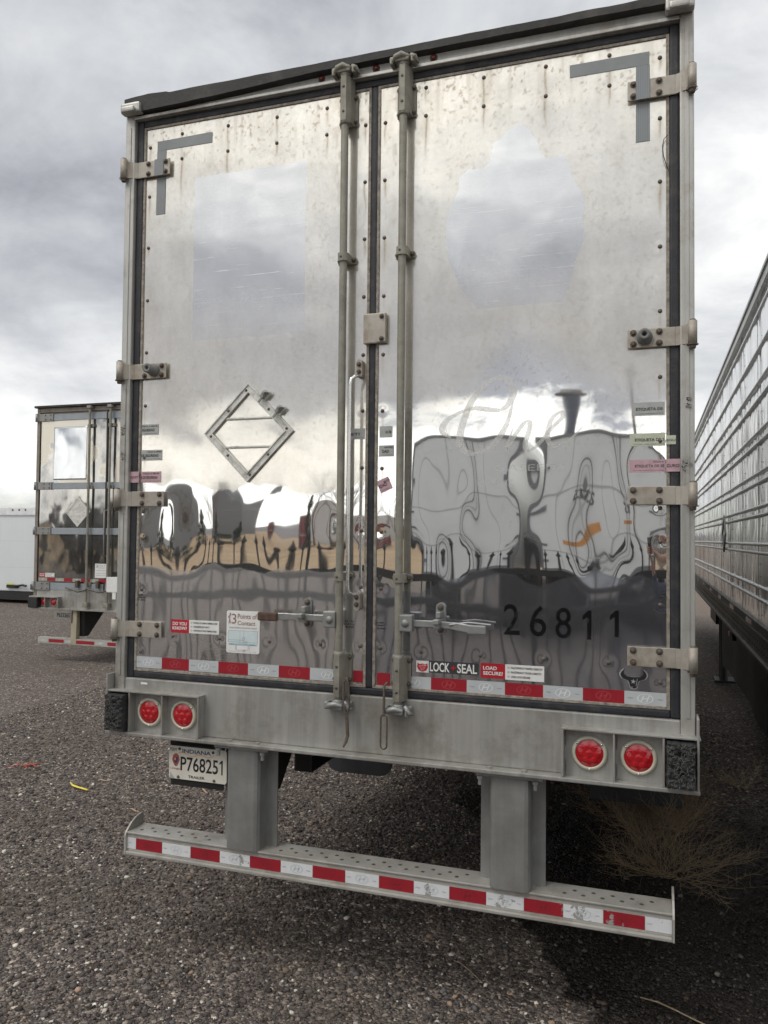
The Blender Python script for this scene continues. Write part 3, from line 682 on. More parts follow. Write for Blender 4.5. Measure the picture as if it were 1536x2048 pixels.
# --- lock rods
def lock_rod(x, sx, par, first):
    """sx: side on which the handle points"""
    rod = MB(); rod.tube([(x, -.058, 1.27), (x, -.058, 4.0)], .0165, 20); rd = rod.build('lock_rod', M_rod, T)
    for z0, z1, up in ((3.785, 3.985, 1), (1.285, 1.465, -1)):
        br = MB(); zc = (z0+z1)/2; zl, zh = (z0, z1-.06) if up > 0 else (z0+.05, z1)
        br.box(x-.042, x+.042, -.012, -.004, zl, zh, 0, .003)
        pr = [(x-.030, -.012), (x-.024, -.055), (x-.012, -.080), (x+.012, -.080), (x+.024, -.055), (x+.030, -.012)]
        br.ext([(p_[0], p_[1]) for p_ in pr], 'z', z0, z1, 0, False)
        br.lathe([(.0165, z0-.012 if up > 0 else z1+.012), (.023, z0-.012 if up > 0 else z1+.012), (.023, z0 if up > 0 else z1)], (x, -.056, 0), 'z', 20)
        for dx_ in (-.034, .034):
            for zz in (zl+.016, zh-.016): br.bolt(x+dx_, -.012, zz, .008, 1)
        for zz in (z0+.04, z1-.05): br.lathe([(.006, 0), (.006, .002), (.0001, .002)], (x, -.080, zz), 'y', 12, 1)
        br.build('rod_bracket', [M_rod, M_bolt], rd)
    for zc in (3.185, 1.797):
        gd = MB(); gd.box(x-.042, x-.0, -.014, -.004, zc-.016, zc+.014, 0, .003); gd.box(x+.001, x+.042, -.014, -.004, zc-.016, zc+.014, 0, .003)
        pr = []
        for k in range(13):
            a = PI*k/12; pr.append((x-.025*math.cos(a), -.056-.025*math.sin(a)))
        pr = [(x-.025, -.014)]+pr+[(x+.025, -.014)]
        gd.ext(pr, 'z', zc-.018, zc+.018, 0); gd.bolt(x+.034, -.014, zc, .008, 1); gd.bolt(x-.034, -.014, zc, .008, 1)
        gd.lathe([(.005, 0), (.005, .002), (.0001, .002)], (x-.004, -.081, zc), 'y', 12, 1)
        gd.build('rod_guide', [M_rod, M_bolt], rd)
    # cam and keeper on header and sill
    for zc, up in ((4.012, 1), (1.247, -1)):
        cm = MB(); cm.lathe([(.021, -.026*up), (.024, -.02*up), (.024, .012*up), (.016, .020*up), (.0001, .022*up)], (x, -.058, zc), 'z', 18, 0)
        cm.box(x-.034, x+.030, -.088, -.046, zc-.016, zc+.014, 0, .009)
        cm.tube([(x-.045, -.075, zc-.008), (x-.028, -.085, zc+.004), (x, -.09, zc+.010), (x+.026, -.08, zc+.002)], [.008, .013, .013, .008], 10, 0)
        cm.box(x-.060, x-.040, -.075, -.022, zc-.018, zc+.016, 0, .007)
        cm.box(x+.036, x+.054, -.082, -.022, zc-.022, zc+.012, 0, .007)
        cm.box(x-.058, x+.056, -.034, -.0221, zc-.02, zc+.016, 0, .004)
        cm.tube([(x+.034, -.06, zc+.016), (x+.056, -.082, zc-.006), (x+.062, -.05, zc-.014)], [.010, .011, .006], 8, 0)
        cm.build('cam_keeper', [M_rod if up > 0 else M_galv, M_bolt], rd)
    # handle and its catch
    hd = MB(); zh = 1.612
    hub = x+sx*.022
    a, b = sorted((x+sx*.010, x+sx*.066)); hd.box(a, b, -.082, -.038, zh-.034, zh+.036, 0, .005)
    hd.lathe([(.016, 0), (.0155, .004), (.010, .008), (.0001, .009)], (x+sx*.036, -.082, zh+.001), 'y', 18, 0)
    L_ = .37; n = 16; vv = []
    for i in range(n+1):
        u = i/n; xx = x+sx*(.05+u*(L_-.05)); dz = (-.012*sstep(.3, 1, u) if not first else 0.004); yy = -.058-.020*float(sstep(.55, .8, u))
        hh_ = .0145 if u < .62 else .016
        vv += [(xx, yy, zh+dz-hh_), (xx, yy-.007, zh+dz-hh_+.003), (xx, yy-.007, zh+dz+hh_-.003), (xx, yy, zh+dz+hh_)]
    ff = []
    for i in range(n):
        for k in range(4): ff.append((i*4+k, i*4+(k+1) % 4, (i+1)*4+(k+1) % 4, (i+1)*4+k))
    ff += [(0, 1, 2, 3), (n*4+3, n*4+2, n*4+1, n*4)]
    hd.add(vv, ff, 0, False)
    if first:
        a, b = sorted((x+sx*.28, x+sx*.375)); hd.box(a, b, -.094, -.070, zh-.016, zh+.022, 1, .008)
    else:
        a, b = sorted((x+sx*.30, x+sx*.376)); hd.box(a, b, -.092, -.0775, zh-.030, zh+.006, 0, .005)
        hd.tube([(x+sx*.22, -.066, zh), (x+sx*.30, -.058, zh+.012), (x+sx*.39, -.055, zh+.006)], .005, 8, 0)
    hd.build('rod_handle', [M_galv, M_rust], rd)
    ct = MB(); cx = x+sx*.170; zc = 1.632
    pr = [(cx+.021*math.cos(a_), zc+(.045 if math.sin(a_) > 0 else -.045)+.021*math.sin(a_)) for a_ in [2*PI*k/24 for k in range(24)]]
    ct.prism(pr, -.011, -.003, 0); ct.bolt(cx, -.011, zc+.045, .010, 1); ct.bolt(cx, -.011, zc-.048, .010, 1)
    ct.box(cx-.013, cx+.013, -.100, -.011, zc-.018, zc+.002, 0, .004); ct.box(cx-.012, cx+.012, -.085, -.078, zc-.036, zc-.018, 0, .003)
    ct.box(cx-.010, cx+.010, -.060, -.011, zc+.004, zc+.030, 0, .004)
    ct.build('handle_catch', [M_galv, M_bolt], rd)
    return rd
RL = lock_rod(-.134, -1, DL, True); RRD = lock_rod(.134, 1, DR, False)
# hanging rod-lock hooks beside the rods
def loop(cx, z0, z1, y, w, r, rev=False):
    pts = []
    for k in range(9): a = PI*k/8; pts.append((cx+w*math.cos(a), y, z1-w+w*math.sin(a)))
    for k in range(9): a = PI+PI*k/8; pts.append((cx+w*math.cos(a), y, z0+w+w*math.sin(a)))
    pts.append(pts[0]); return pts
h = MB(); h.tube([(-.098, -.085, 1.35), (-.083, -.092, 1.372), (-.074, -.09, 1.345), (-.071, -.088, 1.25), (-.080, -.088, 1.222)], .0042, 8)
h.tube([(-.098, -.085, 1.35), (-.098, -.09, 1.30), (-.096, -.09, 1.24), (-.084, -.09, 1.218)], .0042, 8)
h.tube([(-.083, -.088, 1.225), (-.081, -.086, 1.18), (-.078, -.086, 1.13), (-.083, -.09, 1.105), (-.093, -.098, 1.082)], [.0075, .008, .008, .007, .004], 8, 0, True, .5)
h.build('hanging_hook', M_bolt, RL)
h = MB(); h.tube([(.098, -.086, 1.365), (.085, -.092, 1.35), (.084, -.09, 1.28), (.083, -.09, 1.225)], .0055, 8); h.tube(loop(.084, 1.09, 1.232, -.09, .0135, .0), .0038, 8)
h.build('hanging_hook', M_bolt, RRD)

# --- placard holder (diamond)
ph = MB(); C0 = (-.612, 2.442); R_ = .228
def diam(r_, rd=0):
    out = []
    for k in range(4):
        a = PI/2+k*PI/2; p_ = (C0[0]+r_*math.cos(a), C0[1]+r_*math.sin(a))
        for s_ in (-1, 1):
            b = a+s_*PI/4+PI  # towards neighbours
            out.append((p_[0]+rd*math.cos(b), p_[1]+rd*math.sin(b)))
    return out
ro, ri = R_, R_-.044
for k in range(4):
    a, b = PI/2+k*PI/2, PI/2+(k+1)*PI/2
    P4 = [(C0[0]+r_*math.cos(A), C0[1]+r_*math.sin(A)) for r_, A in ((ro, a), (ro, b), (ri, b), (ri, a))]
    ph.prism(P4, -.010, -.0035, 0)
    # raised rails on both edges of each side
    for r1, r2 in ((ro, ro-.007), (ri+.007, ri)):
        P4 = [(C0[0]+r_*math.cos(A), C0[1]+r_*math.sin(A)) for r_, A in ((r1, a), (r1, b), (r2, b), (r2, a))]
        ph.prism(P4, -.016, -.0101, 0)
for zc in (C0[1]+.066, C0[1]-.066):
    hw = ri-.066; ph.box(C0[0]-hw, C0[0]+hw, -.009, -.0036, zc-.006, zc+.006, 0, .001); ph.box(C0[0]-hw, C0[0]+hw, -.012, -.0091, zc-.002, zc+.002, 0, .0005)
for a_ in range(4):
    for u in (.06, .5):
        A, B = PI/2+a_*PI/2, PI/2+(a_+1)*PI/2; rm = (ro+ri)/2
        x = C0[0]+rm*(math.cos(A)*(1-u)+math.cos(B)*u); z = C0[1]+rm*(math.sin(A)*(1-u)+math.sin(B)*u)
        ph.lathe([(.0065, 0), (.005, .004), (.0001, .005)], (x, -.010, z), 'y', 10, 1)
pho = ph.build('placard_holder', [plain('pale_grey_steel', (.68, .68, .64), .4, .4, .1, 20, .2, 100, 0, .1, (.22, .20, .17), 22), M_bolt], DL)
for cx, cz in ((-.527, 2.605), (-.452, 2.534)):
    k_ = MB(); Mx = Matrix.Translation((cx, -.025, cz)) @ Matrix.Rotation(math.radians(-48), 4, 'Y')
    k_.box(-.013, .026, -.016, .012, -.010, .010, 0, .004, Mx); k_.box(-.040, -.008, -.004, .001, -.005, .005, 0, .001, Mx); k_.box(.006, .022, -.024, -.016, -.007, .007, 0, .003, Mx)
    k_.build('placard_clip', M_galv, DL)
# --- grab handle on the left door
gh_ = MB(); gh_.tube([(-.064, -.030, 2.670), (-.070, -.060, 2.662), (-.084, -.074, 2.648), (-.089, -.076, 2.62), (-.089, -.076, 1.76), (-.087, -.074, 1.735), (-.074, -.062, 1.722), (-.064, -.030, 1.720)], .0075, 12, 0)
for zc in (2.700, 1.692):
    pr = [(-.064+.014*math.cos(a), zc+(.026 if math.sin(a) > 0 else -.026)+.014*math.sin(a)) for a in [2*PI*k/20 for k in range(20)]]
    gh_.prism(pr, -.034, -.004, 1); gh_.bolt(-.064, -.034, zc+.018, .008, 2); gh_.bolt(-.064, -.034, zc-.014, .008, 2)
gh_.build('grab_handle', [M_bright, M_hinge, M_bolt], DL)
# --- overlap plate between the doors
pl_ = MB(); pl_.box(-.050, .053, -.026, -.0055, 2.808, 2.940, 0, .005); pl_.box(.012, .053, -.030, -.0265, 2.812, 2.936, 0, .002)
for zz in (2.825, 2.922): pl_.bolt(.036, -.030, zz, .008, 1)
pl_.build('overlap_plate', [M_hinge, M_bolt], DR)

# --- grey duct tape marks
def strip(par, quad, m, y=-.0022, n=8):
    """quad: four X,Z corners"""
    mb = MB(); vs = []
    (a, b, c, d) = quad; nn = n*3
    for l in (0, .0007):
        for j in range(4):
            for i in range(nn+1):
                u, w_ = i/nn, j/3
                X = (a[0]*(1-u)+b[0]*u)*(1-w_)+(d[0]*(1-u)+c[0]*u)*w_; Z = (a[1]*(1-u)+b[1]*u)*(1-w_)+(d[1]*(1-u)+c[1]*u)*w_
                yy = SURF(X, Z) if ZB < Z < ZT else 0
                on = .0206 if y < -.0023 and 3.699 < min(a[1], b[1]) and max(c[1], d[1]) < 3.779 else 0
                vs.append((X, y+(yy if not on else 0)-on+l, Z))
    K = nn+1; N_ = 4*K; fs = []
    for j in range(3):
        for i in range(nn): q = j*K+i; fs.append((q, q+1, q+K+1, q+K)); fs.append((q+N_, q+N_+K, q+N_+K+1, q+N_+1))
    bd = [i for i in range(K)]+[K-1+K*j for j in range(1, 4)]+[3*K+i for i in range(K-2, -1, -1)]+[K*j for j in (2, 1)]
    for p_, q_ in zip(bd, bd[1:]+bd[:1]): fs.append((p_, q_, q_+N_, p_+N_))
    mb.add(vs, fs, 0)
    return mb.build('tape_strip', m, par)
m, t, p = newmat('ribbed_duct_tape'); P = t.obj(); M_tape2 = m
w1 = t.new('ShaderNodeTexWave', wave_type='BANDS', bands_direction='X'); t.set(w1.inputs['Vector'], P); w1.inputs['Scale'].default_value = 38
nn_ = t.noise(P, 5, 4, .6)
pset(t, p, Base_Color=t.mix(t.math('MULTIPLY', w1.outputs['Fac'], .35), (.20, .215, .225), (.33, .35, .36)), Roughness=.42, Metallic=.2)
strip(DL, [(-1.132, 3.830), (-.831, 3.828), (-.831, 3.879), (-1.132, 3.876)], M_tape)
for za, zb in ((3.517, 3.6985), (3.6992, 3.7788), (3.7793, 3.829)): strip(DL, [(-1.134, za), (-1.084, za), (-1.083, zb), (-1.133, zb)], M_tape, -.0024, 6)
strip(DR, [(.825, 3.845), (1.132, 3.845), (1.132, 3.897), (.824, 3.896)], M_tape)
for za, zb in ((3.539, 3.6985), (3.6992, 3.7788), (3.7793, 3.8445)): strip(DR, [(1.081, za), (1.134, za), (1.1335, zb), (1.0815, zb)], M_tape2, -.0024, 6)

# --- reflective strip along the foot of the doors
def door_tape():
    xl = [-1.202, -1.053, -.905, -.75, -.597, -.444, -.291, -.180]; s_ = MB()
    for i in range(7):
        red = i % 2 == 1; a, b = xl[i], xl[i+1]; patch(s_, a, b, 1.337, 1.3895, -.0022, .0008, 1 if red else 0, 0, SURF, .02)
        if i < 6: hyu(s_, (a+b)/2, 1.3635, .030, .0185, -.0028, 3 if red else 2, SURF)
        else: hyu(s_, b-.028, 1.3635, .030, .0185, -.0028, 2, SURF)
        if not red:
            for xx in (a+.022, b-.022):
                if b < -.25: put_text(s_, 'STRIPE' if xx < (a+b)/2 else 'TRAIL', xx-.010, xx+.010, 1.361, 1.3645, -.0028, 4, 0, 0, SURF)
    s_.build('reflective_strip', [M_tw, M_tr, M_logo, M_logor, M_ink], DL); s_ = MB(); patch(s_, -.088, -.043, 1.3405, 1.3905, -.0022, .0008, 1, 0, SURF, .02)
    s_.build('reflective_strip', [M_tw, M_tr, M_logo, M_logor, M_ink], DL)
    s_ = MB(); xr = [.176, .262, .415, .573, .727, .882, 1.039, 1.193]
    patch(s_, .022, .080, 1.336, 1.388, -.0022, .0008, 1, 0, SURF, .02); s_.build('reflective_strip', [M_tw, M_tr, M_logo, M_logor, M_ink], DR); s_ = MB()
    for i in range(7):
        red = i % 2 == 1; a, b = xr[i], xr[i+1]; patch(s_, a, b, 1.331, 1.3825, -.0022, .0008, 1 if red else 0, 0, SURF, .02)
        hyu(s_, (a+b)/2 if i else a+.010, 1.357, .030, .0185, -.0028, 3 if red else 2, SURF)
        if not red:
            for xx in (a+.022, b-.022):
                if i: put_text(s_, 'STRIPE' if xx < (a+b)/2 else 'TRAIL', xx-.010, xx+.010, 1.3545, 1.358, -.0028, 4, 0, 0, SURF)
    s_.build('reflective_strip', [M_tw, M_tr, M_logo, M_logor, M_ink], DR)
door_tape()

# --- stickers
def sticker(name, par, rects, texts, mats, rot=0.0):
    s_ = MB()
    for (x0, x1, z0, z1, lay, mi) in rects: patch(s_, x0, x1, z0, z1, -.0020-lay*.0006, .0006, mi, rot, SURF if x1 < 1.19 and x0 > -1.2 and not (-.03 < x1 and x0 < 0.0) else surf0, .025)
    for (tx, x0, x1, z0, z1, mi, bo) in texts: put_text(s_, tx, x0, x1, z0, z1, -.0034, mi, bo, rot, SURF)
    return s_.build(name, mats, par)
MM = [M_white, M_red, M_ink, M_redp, M_pink, M_grey_lab, M_green_lab, M_worn]
sticker('question_sticker', DL, [(-1.006, -.908, 1.511, 1.573, 0, 1), (-.9078, -.750, 1.512, 1.5735, 0, 0)],
    [('DO YOU', -.996, -.920, 1.546, 1.562, 0, .03), ('KNOW?', -.997, -.919, 1.525, 1.541, 0, .03),
     ('THE BILL OF LADING TEMPERATURE?', -.885, -.758, 1.557, 1.565, 2, .02), ('THE REEFER SET POINT?', -.885, -.800, 1.539, 1.547, 2, .02), ('THE PRODUCT PULP TEMPERATURE?', -.885, -.762, 1.521, 1.529, 2, .02),
     ('\u2611', -.899, -.891, 1.557, 1.565, 2, 0), ('\u2611', -.899, -.891, 1.539, 1.547, 2, 0), ('\u2611', -.899, -.891, 1.521, 1.529, 2, 0)], MM)
# three points of contact
s_ = MB(); X0, X1, Z0, Z1 = -.710, -.541, 1.434, 1.626
def rrect(x0, x1, z0, z1, r_, n=5):
    o = []
    for cx, cz, a0 in ((x1-r_, z1-r_, 0), (x0+r_, z1-r_, PI/2), (x0+r_, z0+r_, PI), (x1-r_, z0+r_, 1.5*PI)):
        for k in range(n+1): a = a0+PI/2*k/n; o.append((cx+r_*math.cos(a), cz+r_*math.sin(a)))
    return o
yb = SURF(-.62, 1.53)-.0032
s_.prism(rrect(X0, X1, Z0, Z1, .010), yb, yb+.0010, 0)
y = yb-.0006
put_text(s_, '3', X0+.026, X0+.050, 1.566, 1.612, y, 3, 0); put_text(s_, 'Points of', X0+.057, X1-.014, 1.590, 1.613, y, 3, .012); put_text(s_, 'Contact', X0+.057, X1-.022, 1.561, 1.581, y, 3, .012)
put_text(s_, 'WHEN ENTERING OR EXITING TRAILER', X0+.014, X1-.014, 1.545, 1.552, y, 4, .01)
# climbing figure
s_.lathe([(.0035, 0), (.0001, .0002)], (X0+.018, y, 1.612), 'y', 10, 3)
for pth in ([(.017, 1.606), (.016, 1.585), (.012, 1.566)], [(.016, 1.585), (.021, 1.568)], [(.017, 1.603), (.009, 1.598), (.012, 1.59)], [(.017, 1.602), (.023, 1.61)]):
    for (ax, az_), (bx, bz_) in zip(pth, pth[1:]):
        dx_, dz_ = bx-ax, bz_-az_; L_ = math.hypot(dx_, dz_); nx_, nz_ = -dz_/L_*.0018, dx_/L_*.0018
        s_.add([(X0+ax+nx_, y, az_+nz_), (X0+ax-nx_, y, az_-nz_), (X0+bx-nx_, y, bz_-nz_), (X0+bx+nx_, y, bz_+nz_)], [(0, 1, 2, 3)], 3)
def flat(mb, a, b, c, d, yy, mi): mb.add([(a, yy, c), (b, yy, c), (b, yy, d), (a, yy, d)], [(0, 1, 2, 3)], mi)
def fline(mb, x0, z0, x1, z1, yy, w_, mi):
    L_ = math.hypot(x1-x0, z1-z0); nx_, nz_ = -(z1-z0)/L_*w_/2, (x1-x0)/L_*w_/2
    mb.add([(x0+nx_, yy, z0+nz_), (x0-nx_, yy, z0-nz_), (x1-nx_, yy, z1-nz_), (x1+nx_, yy, z1+nz_)], [(0, 1, 2, 3)], mi)
flat(s_, X0+.010, X1-.010, 1.473, 1.536, y, 5)
y2 = y-.0003
for a in ((X0+.010, 1.536, X1-.010, 1.536), (X0+.010, 1.536, X0+.010, 1.480), (X1-.010, 1.536, X1-.010, 1.480), (X0+.070, 1.536, X0+.070, 1.478), (X0+.090, 1.536, X0+.090, 1.478), (X0+.010, 1.484, X1-.010, 1.484), (X0+.01, 1.493, X0+.09, 1.493),
          (X0+.046, 1.470, X0+.046, 1.448), (X0+.052, 1.470, X0+.052, 1.448), (X0+.112, 1.470, X0+.112, 1.448), (X0+.118, 1.470, X0+.118, 1.448), (X0+.052, 1.448, X0+.112, 1.448)): fline(s_, *a[:4], y2, .0012, 4)
flat(s_, X0+.012, X1-.012, 1.470, 1.477, y2, 6)
for cx in (.02, .028, .036, .125, .133, .141): s_.lathe([(.0022, 0), (.0001, .0002)], (X0+cx, y2-.0002, 1.474), 'y', 8, 2)
for cx, cz, r_ in ((.088, 1.500, .007), (.102, 1.483, .006), (.092, 1.447, .005)):
    for k in range(16):
        a, b = 2*PI*k/16, 2*PI*(k+1)/16; fline(s_, X0+cx+r_*math.cos(a), cz+r_*math.sin(a), X0+cx+r_*math.cos(b), cz+r_*math.sin(b), y2-.0002, .0010, 3)
put_text(s_, 'MAINTAIN THREE POINTS AT ALL TIMES', X0+.012, X1-.014, 1.4395, 1.443, y2, 4, 0)
s_.build('contact_sticker', [M_white, M_red, M_ink, plain('brown_ink', (.27, .13, .11), .5), plain('grey_ink', (.28, .30, .32), .5), plain('pale_blue_ink', (.58, .68, .70), .5), plain('blue_ink', (.35, .50, .56), .5)], DL)
# lock + seal
sticker('seal_sticker', DR, [(.197, .2515, 1.402, 1.450, 0, 0), (.252, .463, 1.4035, 1.4525, 0, 2)],
    [('LOCK', .257, .342, 1.4085, 1.447, 0, .02), ('SEAL', .374, .458, 1.4085, 1.447, 0, .02), ('+', .348, .368, 1.418, 1.438, 1, .04), ('CHECK SEAL', .206, .243, 1.4315, 1.4355, 0, .0)], MM)
s_ = MB(); yy = SURF(.224, 1.426)-.0034
pr = [(.203, 1.441), (.212, 1.4365), (.2245, 1.439), (.237, 1.4365), (.246, 1.441), (.248, 1.424), (.240, 1.410), (.2245, 1.4045), (.209, 1.410), (.201, 1.424)]
s_.prism(pr, yy, yy+.0006, 1)
for k in range(4): put_text(s_, ['SECURE', 'EVERY LOAD', 'EVERY TIME', 'SEAL'][k], .208+.003*k, .241-.003*k, 1.4285-.0058*k, 1.4315-.0058*k, yy-.0005, 0)
s_.build('shield_sticker', MM, DR)
sticker('load_sticker', DR, [(.473, .5738, 1.396, 1.4565, 0, 1), (.574, .731, 1.3945, 1.4565, 0, 0)],
    [('LOAD', .483, .540, 1.430, 1.445, 0, .03), ('SECURE?', .483, .565, 1.409, 1.424, 0, .03),
     ('PALLETS/PRODUCT WRAPPED CORRECTLY?', .598, .724, 1.440, 1.448, 2, .02), ('PALLETS/PRODUCT STACKED CORRECTLY?', .598, .720, 1.422, 1.430, 2, .02), ('LOAD LOCKS SECURE?', .598, .676, 1.404, 1.412, 2, .02),
     ('\u2611', .584, .592, 1.440, 1.448, 2, 0), ('\u2611', .584, .592, 1.422, 1.430, 2, 0), ('\u2611', .584, .592, 1.404, 1.412, 2, 0)], MM)
# seal labels left
def lab(par, x0, x1, z0, z1, mi, big, bigx, folio=None, fx_=None, rot=0.0, small=True):
    tx = [(big, bigx[0], bigx[1], z0+(z1-z0)*.34, z0+(z1-z0)*.60, 2, .015)]
    if folio: tx.append((folio, fx_[0], fx_[1], z0+(z1-z0)*.74, z0+(z1-z0)*.90, 2, .01))
    if small: tx.append(("SI LA PALABRA 'OPENED' APARECE NOTIFIQUE", x0+.015, x1-.006, z0+(z1-z0)*.10, z0+(z1-z0)*.18, 2, .0))
    sticker('security_label', par, [(x0, x1, z0, z1, 0, mi)], tx, MM, rot)
lab(DL, -1.193, -1.097, 2.448, 2.500, 5, 'EGURIDAD', (-1.187, -1.118), 'FOLIO: A 600178', (-1.19, -1.103))
lab(DL, -1.193, -1.075, 2.325, 2.376, 5, 'DE SEGURIDAD', (-1.189, -1.094), 'FOLIO: A 644781', (-1.155, -1.079))
lab(DL, -1.193, -1.079, 2.219, 2.272, 4, 'A DE SEGURIDAD', (-1.19, -1.098), 'FOLIO: A 780198', (-1.176, -1.09))
lab(DL, -.115, -.046, 2.396, 2.443, 5, 'ETI', (-.108, -.07))
lab(DR, .022, .080, 2.400, 2.449, 5, '0178', (.050, .076), None, None, 0, False)
lab(DR, .020, .088, 2.317, 2.366, 5, 'DAD', (.036, .066), '644782', (.045, .084))
lab(DR, .018, .076, 2.167, 2.222, 4, 'IDAD', (.022, .060), '80197', (.042, .072), .42)
lab(DR, 1.066, 1.188, 2.453, 2.505, 5, 'ETIQUETA DE', (1.082, 1.180))
lab(DR, 1.058, 1.190, 2.334, 2.384, 6, 'ETIQUETA DE S', (1.078, 1.186))
lab(DR, 1.056, 1.190, 2.232, 2.281, 4, 'ETIQUETA DE SE', (1.078, 1.186), 'FOLIO: A', (1.146, 1.184))
# parts of the labels that continue over gasket and frame
for (x0, x1, z0, z1, mi, tx, par, yo) in ((1.1925, 1.2425, 2.232, 2.281, 4, 'GURID', DR, -.0125), (-1.2425, -1.1945, 2.219, 2.272, 4, 'IQUET', DL, -.0125), (1.1925, 1.228, 2.337, 2.372, 6, 'EGU', DR, -.0125)):
    s_ = MB(); patch(s_, x0, x1, z0, z1, yo, .0008, mi); put_text(s_, tx, x0+.002, x1-.002, z0+(z1-z0)*.34, z0+(z1-z0)*.60, yo-.0006, 2, .015); s_.build('security_label', MM, T)
for (x0, x1, z0, z1) in ((1.246, 1.288, 2.233, 2.278), (-1.284, -1.262, 2.445, 2.495), (-1.286, -1.258, 2.325, 2.372), (1.262, 1.284, 2.47, 2.515)):
    s_ = MB()
    for k in range(26):
        w_, h_ = random.uniform(.003, .010), random.uniform(.002, .007); a = random.uniform(x0, x1-w_); b = random.uniform(z0, z1-h_)
        s_.box(a, a+w_, -.0352-k*.00002, -.0341, b, b+h_, random.choice((0, 0, 1)))
    s_.build('label_residue', [M_worn, M_ink], T)
# painted fleet number, digits 26811
M_digit = plain('black_gloss_vinyl', (.085, .088, .10), .10, .92, .1, 10, 0, 60, .5)
t = NT(M_digit.node_tree); t.set(M_digit.node_tree.nodes['Principled BSDF'].inputs['Alpha'], t.ramp(t.noise(t.mapping(t.obj(), (1, 1, .6)), 38, 6, .7), [(.36, .15), (.46, .92)]))
for d_, x0, x1, z0, z1 in (('2', .566, .632, 1.577, 1.702), ('6', .672, .738, 1.575, 1.700), ('8', .774, .836, 1.572, 1.696), ('1', .882, .922, 1.573, 1.688), ('1', .986, 1.026, 1.588, 1.692)):
    s_ = MB()
    if d_ != '1': put_text(s_, d_, x0, x1, z0, z1, -.0022, 0, .004, 0, SURF)
    else: s_.add([(a_, SURF(a_, b_)-.0022, b_) for a_, b_ in ((x0+.016, z0), (x0+.032, z0), (x0+.032, z1), (x0+.020, z1), (x0-.002, z1-.022), (x0-.002, z1-.040), (x0+.016, z1-.026))], [(0, 1, 2, 6), (2, 3, 6), (3, 4, 5, 6)])
    s_.build('number_digit', M_digit, DR)
# bull's head sticker
def bull(mb, cx, cz, s, y, grow, mi):
    half = [(0, -.50), (.10, -.47), (.16, -.38), (.14, -.25), (.22, -.02), (.30, .10), (.27, .20), (.42, .20), (.60, .18), (.72, .06), (.60, .10), (.44, .10), (.36, .10)]
    R_ = [(.10, -.50), (.20, -.40), (.17, -.25), (.27, -.02), (.33, .08), (.50, .12), (.57, .24), (.52, .42), (.36, .56), (.56, .48), (.72, .28), (.68, .06), (.52, -.06), (.40, -.10)]
    out = [(0, -.54), (.12, -.52), (.20, -.40), (.19, -.22), (.30, -.08), (.42, -.02), (.56, .08), (.66, .26), (.58, .44), (.40, .58), (.64, .52), (.84, .30), (.80, .04), (.62, -.12), (.44, -.20)]
    shape = [(0, -.56), (.13, -.54), (.21, -.42), (.24, -.24), (.32, -.10), (.46, -.06), (.62, .00), (.72, .14), (.74, .28), (.66, .42), (.50, .54), (.56, .36), (.50, .22), (.36, .14), (.16, .12), (0, .10)]
    P_ = [(cx+x*s*(1+grow*.06), cz+z*s*(1+grow*.05)) for x, z in shape]+[(cx-x*s*(1+grow*.06), cz+z*s*(1+grow*.05)) for x, z in shape[-2:0:-1]]
    mb.prism(P_, y, y+.0005, mi)
s_ = MB(); yy = SURF(1.073, 1.43)-.0026; bull(s_, 1.073, 1.430, .066, yy, 1.6, 1); bull(s_, 1.073, 1.430, .066, yy-.0006, 0, 0)
stp = [(1.072+(.010 if k % 2 == 0 else .0042)*math.sin(2*PI*k/10+.1), 1.420+(.010 if k % 2 == 0 else .0042)*math.cos(2*PI*k/10+.1)) for k in range(10)]
s_.prism(stp, yy-.0012, yy-.0007, 1); s_.prism([(1.062, 1.3990), (1.070, 1.4000), (1.068, 1.3955)], yy-.0012, yy-.0007, 1)
s_.add([(1.086, yy-.0009, 1.432), (1.088, yy-.0009, 1.433), (1.083, yy-.0009, 1.402), (1.081, yy-.0009, 1.402)], [(0, 1, 2, 3)], 1)
s_.build('bull_sticker', [M_black, plain('silver_film', (.5, .5, .5), .35, .4)], DR)
# ghost lettering left in the metal by old decals
M_ghost = plain('ghost_lettering_metal', (.86, .84, .80), .28, 1.0, .04, 20); M_ghost2 = plain('ghost_lettering_metal_fine', (.86, .86, .85), .2, 1.0, .04, 20)
M_ghost.node_tree.nodes['Principled BSDF'].inputs['Alpha'].default_value = .38; M_ghost2.node_tree.nodes['Principled BSDF'].inputs['Alpha'].default_value = .32
s_ = MB()
def ribbon(mb, pts, wd, y, mi):
    from mathutils.geometry import interpolate_bezier
    P_ = [Vector((a, 0, b)) for a, b in pts]; Q = []
    for i in range(len(P_)-1):
        p0 = P_[max(i-1, 0)]; p1 = P_[i]; p2 = P_[i+1]; p3 = P_[min(i+2, len(P_)-1)]
        Q += interpolate_bezier(p1, p1+(p2-p0)/6, p2-(p3-p1)/6, p2, 9)[:-1]
    Q.append(P_[-1]); V = []
    for i, q in enumerate(Q):
        d = (Q[min(i+1, len(Q)-1)]-Q[max(i-1, 0)]).normalized(); nrm = Vector((-d.z, 0, d.x)); u = i/(len(Q)-1)
        w_ = wd*(.35+.65*abs(math.sin(math.atan2(d.z, d.x)-.25)))*min(1, 8*u+.2, 8*(1-u)+.2)
        for s2 in (-1, 1):
            X, Z = q.x+nrm.x*w_*s2, q.z+nrm.z*w_*s2; V.append((X, y-i*.0000012+SURF(X, Z), Z))
    mb.add(V, [(2*i, 2*i+1, 2*i+3, 2*i+2) for i in range(len(Q)-1)], mi, True)
